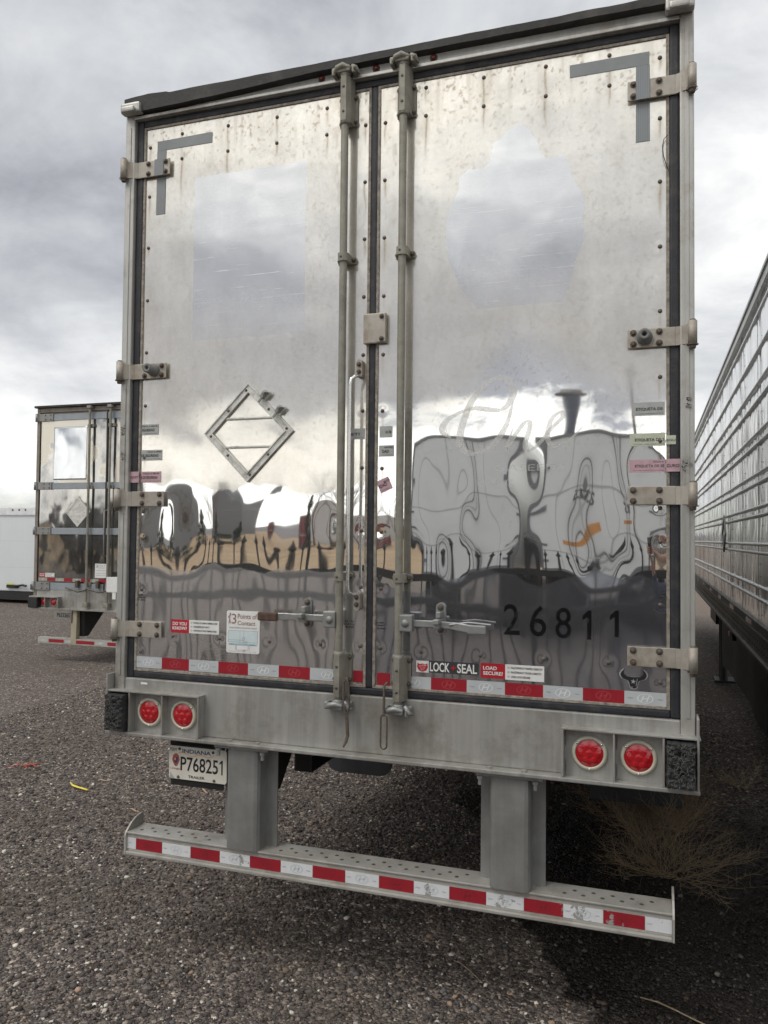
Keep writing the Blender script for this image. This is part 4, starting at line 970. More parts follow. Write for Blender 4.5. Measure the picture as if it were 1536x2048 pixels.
ribbon(s_, [(.34, 2.39), (.30, 2.42), (.33, 2.47), (.43, 2.51), (.55, 2.50), (.60, 2.56), (.58, 2.62), (.52, 2.63), (.44, 2.56), (.39, 2.45), (.38, 2.36), (.43, 2.32), (.51, 2.35), (.57, 2.43), (.60, 2.53)], .016, -.0011, 0)
ribbon(s_, [(.60, 2.42), (.575, 2.34), (.60, 2.38), (.65, 2.445), (.67, 2.43), (.65, 2.35), (.67, 2.33), (.71, 2.36), (.76, 2.42), (.80, 2.46), (.79, 2.48), (.755, 2.45), (.74, 2.38), (.77, 2.34), (.83, 2.37), (.88, 2.42)], .011, -.0012, 0)
s_.build('ghost_script', M_ghost, DR)
s_ = MB(); put_text(s_, 'GASEEDS', .525, .815, 2.245, 2.272, -.0010, 0, 0, 0, SURF); s_.build('ghost_lettering', M_ghost2, DR); s_ = MB(); put_text(s_, 'ONE C', .45, .60, 2.185, 2.212, -.0010, 0, 0, 0, SURF)
s_.build('ghost_lettering', M_ghost2, DR)
# small white tag on the sill and loose scribbles
s_ = MB(); s_.box(-1.152, -1.116, -.0236, -.0221, 1.262, 1.271); s_.build('paper_tag', M_white, T)
for par, X, Z, n_ in ((DL, -.11, 1.575, 3), (DR, .035, 1.575, 3), (DL, -1.175, 1.655, 3), (DR, 1.178, 1.75, 2)):
    s_ = MB()
    for k in range(60):
        w_, h_ = random.uniform(.0008, .003), random.uniform(.0015, .006); a = X+random.uniform(-.02, .02) if n_ > 2 else X+random.uniform(-.008, .008); b = Z+random.choice((0, .012, .024))+random.uniform(-.002, .002)
        a = min(max(a, -1.19), 1.19); s_.box(a, a+w_, SURF(a, b)-.0022-k*.00001, SURF(a, b)-.0016, b, b+h_)
    s_.build('worn_stamp', M_ink, par)

# loose wire by the right gasket
f = MB(); f.tube([(1.199, -.012, 3.545), (1.186, -.02, 3.53), (1.180, -.022, 3.50), (1.184, -.022, 3.46), (1.196, -.016, 3.42), (1.204, -.012, 3.405)], .0016, 6); f.build('loose_wire', M_black, DR)

# --- lamp housings
def lamp_housing(sx):
    h = MB()
    def bx(a, b, *r, **k):
        a, b = sorted((sx*a, sx*b)); h.box(a, b, *r, **k)
    bx(.806, 1.312, -.075, -.0225, 1.2290, 1.2375, 0, .002)            # top plate
    bx(.806, .815, -.075, -.0225, 1.0458, 1.2288, 0, .002)           # inner cheek
    bx(.9995, 1.0065, -.072, -.0225, 1.0458, 1.2288, 0, .002)
    bx(1.178, 1.186, -.072, -.0225, 1.0458, 1.2288, 0, .002)
    bx(1.298, 1.307, -.078, .02, 1.0458, 1.31, 0, .003)
    bx(.8152, 1.1778, -.0285, -.0225, 1.0458, 1.2288, 0)
    ob = h.build('lamp_housing', M_sill, T)
    wl = MB()
    for xx in (.820, 1.011):
        for z0 in (1.05, 1.16): wl.tube([(sx*xx, -.029, z0), (sx*(xx+.002), -.031, z0+.03), (sx*xx, -.029, z0+.055)], .003, 6)
    wl.build('weld_bead', M_galv, ob)
    for xx in (.910, 1.092):
        x = sx*xx; L = MB()
        L.lathe([(.068, 0), (.068, .004), (.063, .010), (.054, .012), (.053, .006)], (x, -.030, 1.138), 'y', 40, 0)
        for a in (PI*.22, PI*.78, PI*1.5): L.lathe([(.005, .009), (.0045, .014), (.0001, .0155)], (x+.060*math.cos(a), -.030, 1.138+.060*math.sin(a)), 'y', 10, 2)
        # lens: shallow dome with seven raised optics
        n, rg = 40, 22; V = [(x, 0, 1.138)]; F = []
        cen = [(0, 0)]+[(.031*math.cos(k*PI/3), .031*math.sin(k*PI/3)) for k in range(6)]
        for i in range(1, rg+1):
            for k in range(n): V.append((x+.053*i/rg*math.cos(2*PI*k/n), 0, 1.138+.053*i/rg*math.sin(2*PI*k/n)))
        V2 = []
        for (a, b_, c_) in V:
            r_ = math.hypot(a-x, c_-1.138); hgt = .010-.008*(r_/.053)**3
            dm = min(math.hypot(a-x-p_, c_-1.138-q_) for p_, q_ in cen); hgt += .0034*math.cos(min(dm/.0165, 1)*PI/2)
            V2.append((a, -.036-hgt, c_))
        F += [(0, 1+k, 1+(k+1) % n) for k in range(n)]
        for i in range(rg-1):
            for k in range(n): F.append((1+i*n+k, 1+(i+1)*n+k, 1+(i+1)*n+(k+1) % n, 1+i*n+(k+1) % n))
        L.add(V2, F, 1, True); L.build('tail_light', [M_cream, M_lens, M_bright], T)
    # shredded rubber dock bumper
    me_n = 30; x0, x1 = sorted((sx*1.192, sx*1.292)); V = []; F = []; NX, NZ = 34, 52
    for j in range(NZ+1):
        for i in range(NX+1):
            X = x0+(x1-x0)*i/NX; Z = 1.052+.168*j/NZ; e_ = min(i, NX-i, j, NZ-j)
            rg_ = float(fbm(np.array([X*90]), np.array([Z*90]), 51, 3)[0]); hol = 1.0
            for hz2 in (1.10, 1.175): hol = min(hol, math.hypot(X-(x0+x1)/2, Z-hz2)/.018)
            V.append((X+(rg_-.5)*.004, -.100+(.012 if e_ == 0 else 0)-rg_*.016+(1-min(hol, 1))*.02, Z+(rg_-.5)*.004))
    for j in range(NZ):
        for i in range(NX): a = j*(NX+1)+i; F.append((a, a+1, a+NX+2, a+NX+1))
    bd = [i for i in range(NX+1)]+[j*(NX+1)+NX for j in range(1, NZ+1)]+[NZ*(NX+1)+i for i in range(NX-1, -1, -1)]+[j*(NX+1) for j in range(NZ-1, 0, -1)]
    nb = len(V); V += [(V[i][0], -.023, V[i][2]) for i in bd]
    for k in range(len(bd)): k2 = (k+1) % len(bd); F.append((bd[k], bd[k2], nb+k2, nb+k))
    db = MB(); db.add(V, F, 0, False)
    for k in range(120):   # torn cords
        X = random.uniform(x0+.004, x1-.004); Z = random.uniform(1.056, 1.215); a = random.uniform(0, 2*PI); l_ = random.uniform(.008, .02)
        db.tube([(X, -.112, Z), (X+l_*.5*math.cos(a), -.121, Z+l_*.5*math.sin(a)), (X+l_*math.cos(a+.6), -.114, Z+l_*math.sin(a+.6))], .0007, 4, 1, False)
    db.build('dock_bumper', [M_rubber, plain('torn_cord', (.16, .16, .15), .9)], T)
lamp_housing(-1); lamp_housing(1)

# --- underride guard
GU = MB(); BX = 1.213
# C-section beam: top plate with holes (boolean-free: plate built as strips round dark recessed cups), face, lower lip
GU.box(-BX, BX, -.020, -.014, .478, .556, 0, .002)
GU.box(-BX, BX, -.026, .105, .5565, .5655, 0, .003)
GU.box(-BX, BX, -.034, .030, .462, .4775, 0, .004)
gd_ = GU.build('underride_guard', M_guard, T)
ho = MB()
for i in range(64):
    x = -1.16+i*.0365
    if -.76 < x < -.44 or .44 < x < .78: continue
    yy = .018+(.035 if i % 2 else 0); ho.lathe([(.0001, .5662), (.0082, .5662), (.0088, .5657)], (x, yy, 0), 'z', 14)
ho.build('guard_holes', M_bolt, gd_)
for sx in (-1, 1):
    ep = MB(); a, b = sorted((sx*BX, sx*(BX+.008)))
    ep.ext([(-.034, .462), (.08, .462), (.105, .50), (.107, .605), (.10, .618), (.085, .618), (.05, .612), (.015, .597), (-.012, .577), (-.028, .562), (-.034, .548)], 'x', a, b)
    ep.build('guard_end_plate', M_guard, gd_)
for cx in (-.6, .6):
    ps = MB()
    w_ = .133; ps.box(cx-w_, cx+w_, .050, .058, .566, 1.0283)
    out = [(cx-.082, .0499), (cx-.082, -.02), (cx-.074, -.034), (cx-.06, -.040), (cx+.06, -.040), (cx+.074, -.034), (cx+.082, -.02), (cx+.082, .0499)]
    ps.ext(out, 'z', .5658, 1.0283, 0, False)
    ps.box(cx-.135, cx+.135, -.055, .12, 1.012, 1.0284, 0, .003)
    for dx_ in (-.118, .105):
        ps.lathe([(.014, 1.012), (.014, .998), (.009, .997), (.009, .975), (.0001, .975)], (cx+dx_, -.045, 0), 'z', 8, 0, False)
    for sy in (-1, 1):
        a, b = (cx-w_, cx-w_+.007) if sy < 0 else (cx+w_-.007, cx+w_)
        ps.ext([(.0582, .82), (.08, .82), (.26, 1.01), (.0582, 1.01)], 'x', a, b, 1)
    ps.build('guard_post', [M_galv, M_black], gd_)
rs = MB(); xe = [-1.212, -1.163, -1.020, -.868, -.716, -.563, -.411, -.258, -.106, .047, .200, .352, .505, .657, .810, .962, 1.115, 1.212]
for i in range(17):
    red = i % 2 == 1; patch(rs, xe[i]+.0008, xe[i+1]-.0008, .488, .539, -.0215, .0008, 1 if red else 0, 0, surf0, .08)
    if i not in (0, 16): hyu(rs, (xe[i]+xe[i+1])/2, .5135, .030, .0185, -.0221, 3 if red else 2)
    if not red:
        put_text(rs, 'STRIPE', xe[i]+.008, xe[i]+.026, .5125, .516, -.0221, 4)
        if i not in (0, 16): put_text(rs, 'TRAIL', xe[i+1]-.030, xe[i+1]-.012, .5105, .514, -.0221, 4)
rs.build('reflective_strip', [M_tw2, M_tr2, M_logog, plain('printed_emblem_dark_red', (.25, .02, .03), .4), M_ink], gd_)
# --- licence plate
lp = MB(); PX, PZ = -.853, .908
lp.box(-1.02, -.735, .03, .05, .93, 1.028, 1, .003); lp.box(-1.0, -.72, .010, .016, .80, .99, 1, .002)
lp.prism(rrect(-1.006, -.701, .832, .984, .012), .002, .0045, 0)
y = .0012
put_text(lp, 'INDIANA', -.935, -.783, .955, .973, y, 2, .02); put_text(lp, 'PERM', -1.0, -.966, .958, .974, y, 3, .0)
put_text(lp, 'P76825', -.944, -.7455, .872, .938, y, 3, .012)
lp.add([(a_, y, b_) for a_, b_ in ((-.7285, .872), (-.7215, .872), (-.7215, .938), (-.7275, .938), (-.7385, .926), (-.7385, .918), (-.7285, .926))], [(0, 1, 2, 6), (2, 3, 6), (3, 4, 5, 6)], 3); put_text(lp, 'TRAILER', -.902, -.815, .842, .854, y, 3, .02)
put_text(lp, 'C.R.England', -.999, -.940, .873, .883, y, 4, .01)
for k in range(26):
    a, b = -.955+.19*k/26, -.955+.19*(k+1)/26; g_ = lambda x: .946+.006*math.sin((x+.955)*70)+.006*abs((x+.86)/.095)
    fline(lp, a, g_(a), b, g_(b), y, .0028, 5)
pr = [(-.985, .938), (-.977, .946), (-.969, .950), (-.961, .946), (-.953, .938), (-.949, .920), (-.955, .905), (-.962, .893), (-.969, .889), (-.976, .893), (-.983, .905), (-.989, .920)]
lp.prism(pr, y-.0002, y+.0006, 4); lp.prism([(-.979, .932), (-.959, .932), (-.959, .912), (-.969, .902), (-.979, .912)], y-.0010, y-.0003, 2)
lp.prism([(-.976, .929), (-.969, .929), (-.969, .918), (-.976, .918)], y-.0016, y-.0011, 5)
lp.add([(-.999, y, .834), (-.975, y, .834), (-.999, y, .862)], [(0, 1, 2)], 6)
for bx_, bz_ in ((-.95, .972), (-.772, .970), (-.955, .842), (-.765, .842)): lp.lathe([(.007, 0), (.006, .004), (.0001, .005)], (bx_, .002, bz_), 'y', 10, 7)
lp.build('licence_plate', [plain('plate_enamel', (.66, .64, .57), .4, 0, .06, 12, 0, 60, .2, .08), M_black, M_navy, M_black, M_redp, M_orange, M_grey_lab, M_bolt], T)

# --- mud flaps
for x0, x1, y, z0, r_ in ((-1.06, -.57, 2.06, .30, .09), (.76, 1.32, 2.08, .30, .008)):
    fl = MB(); pr = rrect(x0, x1, z0, 1.0, r_)
    fl.prism(pr, y, y+.012); fl.box(x0, x1, y-.02, y+.03, .99, 1.03); o = fl.build('mud_flap', bpy.data.materials.get('mud_flap_rubber') or plain('mud_flap_rubber', (.05, .053, .06), .5, 0, .3, 4, .2, 40, 0, .4), T)

# ================================================================== SECOND TRAILER (left, further back)
T2 = empty('box_trailer', (-6.72, 6.83, -.10))
tag(T2, 'smaller looking trailer parked left behind the big one, grey bars across its shiny doors', 'trailer', 'box trailers')
M_dull = plain('dull_frame_metal', (.26, .235, .20), .5, .4, .15, 5, .2, 120, 0, .25, (.13, .10, .08), 4)
M_bar = plain('grey_blue_bar', (.30, .33, .36), .45, .2, .1, 5, 0, 60, 0, .2)
M_gdark = plain('dark_weathered_steel', (.13, .12, .11), .6, .3, .2, 9)
m, t, p = newmat('second_door_sheet'); P = t.obj(); M_door2 = m
nz_ = t.noise(t.mapping(P, (1, 1, .5)), 3.2, 5, .6); hz2 = t.attr('haze')[2]
pset(t, p, Base_Color=t.mix(hz2, t.mix(t.ramp(nz_, [(.35, 0), (.6, 1)]), (.22, .22, .225), (.46, .455, .44)), (.80, .76, .66)), Metallic=.92)
t.set(p.inputs['Roughness'], t.math('ADD', .05, t.math('MULTIPLY', hz2, .28)))
def wavy_panel(name, par, x0, x1, z0, z1, y, amp, seed, mat, hzf, st_=.02, lx=3.0, lz=2.2):
    nx = max(2, int((x1-x0)/st_)); nz2 = max(2, int((z1-z0)/st_)); X, Z = np.meshgrid(np.linspace(x0, x1, nx+1), np.linspace(z0, z1, nz2+1))
    Y = y+(fbm(X*lx, Z*lz, seed, 3)-.5)*amp; v = np.stack([X, Y, Z], -1).reshape(-1, 3); idx = np.arange(len(v)).reshape(nz2+1, nx+1)
    fq = np.stack([idx[:-1, :-1], idx[:-1, 1:], idx[1:, 1:], idx[1:, :-1]], -1).reshape(-1, 4)
    me = bpy.data.meshes.new(name); me.from_pydata(v.tolist(), [], fq.tolist()); me.polygons.foreach_set('use_smooth', [True]*len(fq))
    at = me.attributes.new('haze', 'FLOAT', 'POINT'); at.data.foreach_set('value', hzf(X, Z).ravel().astype(np.float32))
    me.materials.append(mat); o = bpy.data.objects.new(name, me); COL.objects.link(o); o.parent = par; return o
f = MB()
for sx in (-1, 1): a, b = sorted((sx*1.235, sx*1.29)); f.box(a, b, -.02, .1, 1.0, 4.03, 0, .006)
f.box(-1.2349, 1.2349, -.015, .1, 3.96, 4.03, 0, .005); f.build('rear_frame', M_dull, T2)
f = MB(); f.box(-1.2349, 1.2349, -.012, .1, .93, 1.20, 0, .004); f.box(-1.3, 1.3, -.06, .1, .90, .9299, 0, .004); f.build('rear_sill', M_sill, T2)
f = MB(); f.box(-1.31, 1.31, -.07, .3, 4.031, 4.065, 0, .006); f.build('roof_edge_strip', M_cap, T2)
f = MB(); f.box(-1.288, 1.288, .101, 14.0, 1.05, 4.03, 0, .02); f.build('trailer_body', bpy.data.materials['body_panel'], T2)
hz_up = lambda X, Z: sstep(.42, .5, fbm(X*3.1+1, Z*1.7, 66, 3))*((Z > 2.85))*1.0
hz_mid = lambda X, Z: .10*fbm(X*3, Z*2, 67, 3)+0*X
hz_low = lambda X, Z: .05+.0*X
bands = [(3.83, 3.93), (2.76, 2.86), (2.06, 2.16), (1.20, 1.31)]
for (x0, x1) in ((-1.232, .012), (.035, 1.232)):
    d2 = MB(); d2.box(x0, x1, .012, .08, 1.20, 3.958); d2 = d2.build('door', M_dull, T2)
    for (z0, z1, hf, sd) in ((2.861, 3.829, hz_up, 61), (2.161, 2.759, hz_mid, 62), (1.311, 2.059, hz_low, 63)):
        wavy_panel('door_panel', d2, x0+.012, x1-.012, z0, z1, 0, .006, sd+int(x0 > 0)*7, M_door2, hf)
    for z0, z1 in bands:
        b2 = MB(); b2.box(x0+.003, x1-.003, -.016, .0119, z0, z1, 0, .004)
        for k in range(14):
            b2.lathe([(.006, 0), (.004, .003), (.0001, .004)], (x0+.05+k*(x1-x0-.1)/13, -.016, z1-.012), 'y', 6, 0); b2.lathe([(.006, 0), (.004, .003), (.0001, .004)], (x0+.05+k*(x1-x0-.1)/13, -.016, z0+.012), 'y', 6, 0)
        b2.build('door_bar', M_bar, d2)
        sx = -1 if x0 < 0 else 1
        h2 = MB(); a, b = sorted((sx*.98, sx*1.25)); h2.box(a, b, -.032, -.0165, z0-.005, z1+.01, 0, .004)
        h2.lathe([(.0001, z0-.01), (.022, z0-.01), (.022, z1+.015), (.0001, z1+.015)], (sx*1.285, -.035, 0), 'z', 12); h2.box(*sorted((sx*1.25, sx*1.285)), -.042, -.022, z0-.005, z1+.01)
        for xx in (1.02, 1.12):
            for zz in (z0+.02, z1-.015): h2.bolt(sx*xx, -.032, zz, .008, 1)
        h2.build('hinge', [M_galv, M_bolt], d2)
f = MB(); f.box(.0125, .0345, -.008, .02, 1.20, 3.958); f.box(-1.234, -1.2321, -.006, .02, 1.2, 3.958); f.build('door_gasket', M_rubber, T2)
# polished window-like square on the left door
f = MB(); patch(f, -.965, -.355, 2.905, 3.725, -.009, .0008, 0, 0, lambda x, z: float(fbm(np.array([x*2.6]), np.array([z*1.7]), 61, 3)[0]-.5)*.018, .02)
m, t, p = newmat('polished_patch'); pset(t, p, Base_Color=(.62, .64, .67), Metallic=1.0, Roughness=.14)
f.s = [True]*len(f.s); f.build('polished_patch', m, T2)
for x in (-.262, .115):
    rod = MB(); rod.tube([(x, -.06, .97), (x, -.06, 4.02)], .019, 12); rd = rod.build('lock_rod', M_rod, T2)
    for zc in (3.72, 2.78, 1.30):
        b2 = MB(); b2.box(x-.055, x+.055, -.04, -.017 if zc < 3.7 else .0, zc-.02, zc+.03, 0, .004); b2.build('rod_guide', M_rod, rd)
    b2 = MB(); b2.box(x-.045, x+.045, -.10, -.02, .96, 1.03, 0, .012); b2.build('cam_keeper', M_rod, rd)
    b2 = MB(); b2.box(x-.035, x+.04, -.10, -.02, 3.985, 4.028, 0, .008); b2.build('cam_keeper', M_rod, rd)
    b2 = MB(); b2.tube([(x+.01, -.08, 1.22), (x-.12, -.10, 1.19), (x-.36, -.09, 1.245)], .012, 8); b2.box(x-.2, x-.15, -.08, -.0165, 1.25, 1.36, 0, .01); b2.build('rod_handle', M_bolt, rd)
f = MB(); f.tube([(.065, -.02, 2.44), (.045, -.07, 2.42), (.045, -.07, 1.75), (.065, -.02, 1.73)], .009, 8); f.build('grab_handle', M_galv, T2)
# placard holder
ph = MB(); cx0, cz0, ro = -.49, 2.41, .235
for k in range(4):
    a, b = PI/2+k*PI/2, PI/2+(k+1)*PI/2
    ph.prism([(cx0+r_*math.cos(A), cz0+r_*math.sin(A)) for r_, A in ((ro, a), (ro, b), (ro-.05, b), (ro-.05, a))], -.016, -.004, 0)
ph.prism([(cx0+(ro-.05)*math.cos(PI/2+k*PI/2), cz0+(ro-.05)*math.sin(PI/2+k*PI/2)) for k in range(4)], -.010, -.005, 0)
for dz_ in (-.06, .06): ph.box(cx0-.11, cx0+.11, -.014, -.0101, cz0+dz_-.006, cz0+dz_+.006)
ph.build('placard_holder', bpy.data.materials['pale_grey_steel'], T2)
# tapes, stickers
rs = MB()
for i in range(15):
    a = -1.2+i*.16
    if a > 1.1: break
    red = i % 2 == 1; patch(rs, a, a+.155 if red else a+.16, 1.335, 1.385, -.011, .001, 1 if red else 0, 0, surf0, .1)
    if not red: hyu(rs, a+.08, 1.36, .03, .0185, -.0125, 2)
rs.build('reflective_strip', [plain('reflective_dull', (.35, .34, .28), .4), M_tr, M_logo], T2)
rs = MB(); rs.box(-.148, .056, -.0115, -.010, 1.405, 1.62); put_text(rs, '3', -.135, -.09, 1.56, 1.605, -.013, 1); put_text(rs, 'Points of', -.08, .035, 1.58, 1.605, -.013, 1); put_text(rs, 'Contact', -.08, .03, 1.55, 1.57, -.013, 1)
for z in (1.52, 1.47, 1.44): flat(rs, -.13, .04, z, z+.004, -.013, 1)
rs.build('contact_sticker', [M_white, bpy.data.materials['grey_ink']], T2)
rs = MB(); rs.box(-1.19, -1.075, -.0115, -.010, 1.395, 1.46, 0); rs.box(-1.0749, -.90, -.0115, -.010, 1.395, 1.46, 1); put_text(rs, 'DO YOU', -1.18, -1.09, 1.432, 1.452, -.013, 1, .03); put_text(rs, 'KNOW?', -1.18, -1.09, 1.405, 1.425, -.013, 1, .03)
for k in range(3): put_text(rs, ['THE BILL OF LADING TEMPERATURE?', 'THE REEFER SET POINT?', 'THE PRODUCT PULP TEMPERATURE?'][k], -1.06, -.91 if k != 1 else -.96, 1.441-k*.02, 1.450-k*.02, -.013, 2)
rs.build('question_sticker', [M_red, M_white, M_ink], T2)
rs = MB(); rs.box(.13, .33, -.10, -.085, 1.20, 1.43, 0, .01); rs.box(.24, .30, -.10, -.085, 1.10, 1.199, 0); rs.build('document_box', M_white, T2)
rs = MB(); rs.box(.17, .37, -.0115, -.010, 1.44, 1.50, 0); put_text(rs, 'LOC', .26, .36, 1.45, 1.49, -.013, 1, .03); rs.build('seal_sticker', [M_black, M_white], T2)
# lamps, plate, guard
for sx in (-1, 1):
    h = MB(); q = lambda a, b: sorted((sx*a, sx*b))
    h.box(*q(.76, 1.31), -.09, -.0125, 1.085, 1.10, 0, .002); h.box(*q(.76, .775), -.09, -.0125, .9305, 1.0849, 0); h.box(*q(1.0, 1.008), -.09, -.0125, .9305, 1.0849, 0)
    ho = h.build('lamp_housing', M_sill, T2)
    for xx in (.88, 1.065):
        L = MB(); L.lathe([(.06, 0), (.06, .006), (.052, .008)], (sx*xx, -.03, 1.012), 'y', 24, 0); L.lathe([(.052, .008), (.048, .02), (.0001, .024)], (sx*xx, -.03, 1.012), 'y', 24, 1); L.build('tail_light', [M_cream, M_lens], T2)
    L = MB(); L.box(*q(1.14, 1.31), -.11, -.0125, .92, 1.084, 0, .012); L.build('dock_bumper', M_rubber, T2)
f = MB(); f.box(-.86, -.55, -.05, -.04, .765, .885, 0); put_text(f, 'P633265', -.80, -.56, .79, .86, -.052, 1, .02); f.build('licence_plate', [plain('grimy_plate', (.24, .23, .21), .5), M_black], T2)
gg = MB(); gg.box(-1.17, 1.17, -.03, -.02, .375, .465, 0, .003); gg.box(-1.17, 1.17, -.0199, .08, .455, .465); g2 = gg.build('underride_guard', M_guard, T2)
for cx in (-.5, .5):
    ps = MB(); ps.box(cx-.04, cx+.04, -.02, .06, .466, .899, 0, .01); ps.box(cx-.05, cx+.05, -.034, -.0305, .38, .70, 0, .001)
    ps.ext([(.061, .50), (.16, .50), (.62, .93), (.061, .93)], 'x', cx-.12, cx+.12, 1); ps.build('guard_post', [plain('worn_cream_steel', (.38, .34, .25), .6), M_black], g2)
rs = MB(); n_ = 0
for a, b in ((-1.17, -.98), (-.98, -.66), (-.66, -.50), (-.50, -.10), (-.1, .10), (.10, .42), (.42, .62), (.62, .94), (.94, 1.17)):
    red = n_ % 2 == 1; patch(rs, a+.02 if red else a, b-.02 if red else b, .395, .445, -.0315, .001, 1 if red else 0, 0, surf0, .1); n_ += 1
    if not red: hyu(rs, (a+b)/2, .42, .03, .018, -.033, 2)
rs.build('reflective_strip', [plain('reflective_dull_white', (.45, .45, .43), .4), M_tr, M_logo], g2)
for y in (9.0-6.83+2.2, 10.2-6.83+2.2):
    for sx in (-1, 1):
        w_ = MB(); w_.lathe([(.28, -.27), (.46, -.28), (.51, -.2), (.51, .2), (.46, .28), (.28, .27)], (sx*.95, y, .60), 'x', 28); w_.build('tyre', M_rubber, T2)
uf = MB(); uf.box(-.5, -.42, .7, 13.5, .88, 1.049); uf.box(.42, .5, .7, 13.5, .88, 1.049); uf.build('underframe', M_black, T2)

# ================================================================== WHITE CARGO TRAILER (far left)
T3 = empty('cargo_trailer', (-18.5, 14.5, 0)); tag(T3, 'low white enclosed cargo trailer standing behind the left trailer at the picture edge', 'trailer')
M_wp = plain('white_panel_paint', (.66, .69, .72), .35, 0, .03, 1.5, 0, 60, .2, .05)
f = MB(); f.box(-5.5, 5.0, 0, 2.4, .36, 2.62, 0, .03); f.build('cargo_body', M_wp, T3)
f = MB(); f.box(-5.52, 5.02, -.03, 2.43, 2.50, 2.70, 0, .02); f.box(-5.52, 5.02, -.045, -.031, 2.48, 2.505); f.build('roof_rail', plain('white_rail', (.72, .74, .76), .3), T3)
f = MB(); f.box(-5.5, 5.0, .02, 2.38, .12, .359); f.build('chassis_rail', M_black, T3)
f = MB()
for i in range(26):
    x = -5.3+i*.40
    for k in range(30): f.lathe([(.006, 0), (.004, .003), (.0001, .0035)], (x, 0, .45+k*.068), 'y', 6)
f.build('rivet_lines', plain('small_grey_rivet', (.42, .44, .46), .4), T3)
f = MB()
for z in (1.02, 1.75): f.box(-5.49, 4.99, -.0025, -.0005, z, z+.004)
f.build('panel_seam', plain('seam_grey', (.45, .48, .50), .5), T3)
f = MB(); f.box(2.62, 3.0, -.07, -.001, .45, .54, 0, .015); f.tube([(2.9, -.06, .50), (3.2, -.08, .54), (3.32, -.08, .52)], .03, 10); f.box(3.44, 3.50, -.06, -.001, .42, .56, 0, .01); f.tube([(3.47, -.06, .56), (3.70, -.06, .57)], .022, 8)
f.build('door_latch', M_black, T3)
f = MB(); f.box(2.62, 2.88, -.075, -.071, .545, .58); f.build('latch_label', plain('yellow_label', (.65, .68, .08), .5), T3)
f = MB(); f.box(3.4, 3.7, .5, .9, 2.701, 2.76, 0, .01); f.build('roof_vent', M_gdark, T3)
f = MB()
for k in range(3): f.lathe([(.03, 0), (.02, .015), (.0001, .018)], (2.75+k*.22, -.031, 2.62), 'y', 10)
f.build('clearance_light', M_lensd, T3)
for x in (-1, -2.1): w_ = MB(); w_.lathe([(.0001, -.1), (.33, -.11), (.36, -.05), (.36, .05), (.33, .11), (.0001, .1)], (x, .25, .34), 'y', 24); w_.build('tyre', M_rubber, T3)

# ================================================================== RIGHT TRAILER (seen along its side)
T4 = empty('refrigerated_trailer', (1.99, 0, 0)); tag(T4, 'long shiny ribbed trailer side running away close along the right edge', 'trailer', 'box trailers')
m, t, p = newmat('bright_side_sheet'); P = t.obj(); M_side = m
pset(t, p, Base_Color=t.ramp(t.noise(t.mapping(P, (1, .8, .4)), 2.5, 6, .65), [(.3, (.74, .75, .75)), (.65, (.90, .90, .89))]), Metallic=.68)
t.set(p.inputs['Roughness'], t.math('ADD', .05, t.math('MULTIPLY', t.noise(P, 8, 4, .6), .12)))
Y0, Y1 = -.6, 15.8
X, Z = None, None
ny = int((Y1-Y0)/.03); nzz = int((3.98-1.30)/.03); YY, ZZ = np.meshgrid(np.linspace(Y0, Y1, ny+1), np.linspace(1.30, 3.98, nzz+1))
cell = (YY-.3) % 1.22; pil = (np.exp(-(cell/.05)**2)+np.exp(-((cell-1.22)/.05)**2))
XX = (fbm(YY*3.4, ZZ*2.4, 71, 3)-.5)*.016+(fbm(YY*9, ZZ*7, 73, 2)-.5)*.0035+pil*.002
v = np.stack([XX, YY, ZZ], -1).reshape(-1, 3); idx = np.arange(len(v)).reshape(nzz+1, ny+1)
fq = np.stack([idx[:-1, :-1], idx[1:, :-1], idx[1:, 1:], idx[:-1, 1:]], -1).reshape(-1, 4)
me = bpy.data.meshes.new('side_sheet'); me.from_pydata(v.tolist(), [], fq.tolist()); me.polygons.foreach_set('use_smooth', [True]*len(fq)); me.materials.append(M_side)
o = bpy.data.objects.new('side_sheet', me); COL.objects.link(o); o.parent = T4
rb = MB()
for z in (3.86, 3.555, 3.28, 3.14, 2.87, 2.78, 2.53, 2.45, 2.25, 2.18, 1.94, 1.87, 1.59, 1.49):
    pr = [(.012, z-.017), (-.010, z-.015), (-.019, z-.008), (-.021, z), (-.019, z+.008), (-.010, z+.015), (.012, z+.017)]
    from mathutils.geometry import tessellate_polygon
    V = [(x, Y0, zz) for x, zz in pr]+[(x, Y1, zz) for x, zz in pr]; n_ = len(pr)
    rb.add(V, [(i, i+1, i+1+n_, i+n_) for i in range(n_-1)], 0, True)
rb.build('side_rib', plain('bright_rib', (.78, .79, .79), .32, .35, .06, 10), T4)
sm = MB(); rv = MB()
k = 0; y = Y0+.9
while y < Y1-.2:
    sm.box(-.0125, -.0095, y, y+.006, 1.31, 3.97)
    z = 1.36
    while z < 3.95:
        rv.lathe([(.007, 0), (.005, -.004), (.0001, -.005)], (-.011, y-.02, z), 'x', 6); z += .105
    y += 1.22
sm.build('panel_seam', plain('dark_seam', (.12, .12, .12), .5), T4); rv.build('rivets', M_bolt, T4)
f = MB(); f.box(-.035, .05, Y0, Y1, 3.96, 4.07, 0, .008); f.box(-.05, -.0351, Y0, Y1, 4.03, 4.055); f.build('top_rail', plain('dull_rail', (.42, .42, .40), .4, .7), T4)
f = MB(); f.box(-.016, .05, Y0, Y1, 1.03, 1.299, 0); f.box(-.045, .05, Y0, Y1, 1.0, 1.0299, 0, .004); f.box(-.028, -.0161, Y0, Y1, 1.20, 1.215); f.box(-.028, -.0161, Y0, Y1, 1.285, 1.298)
y = Y0+.1
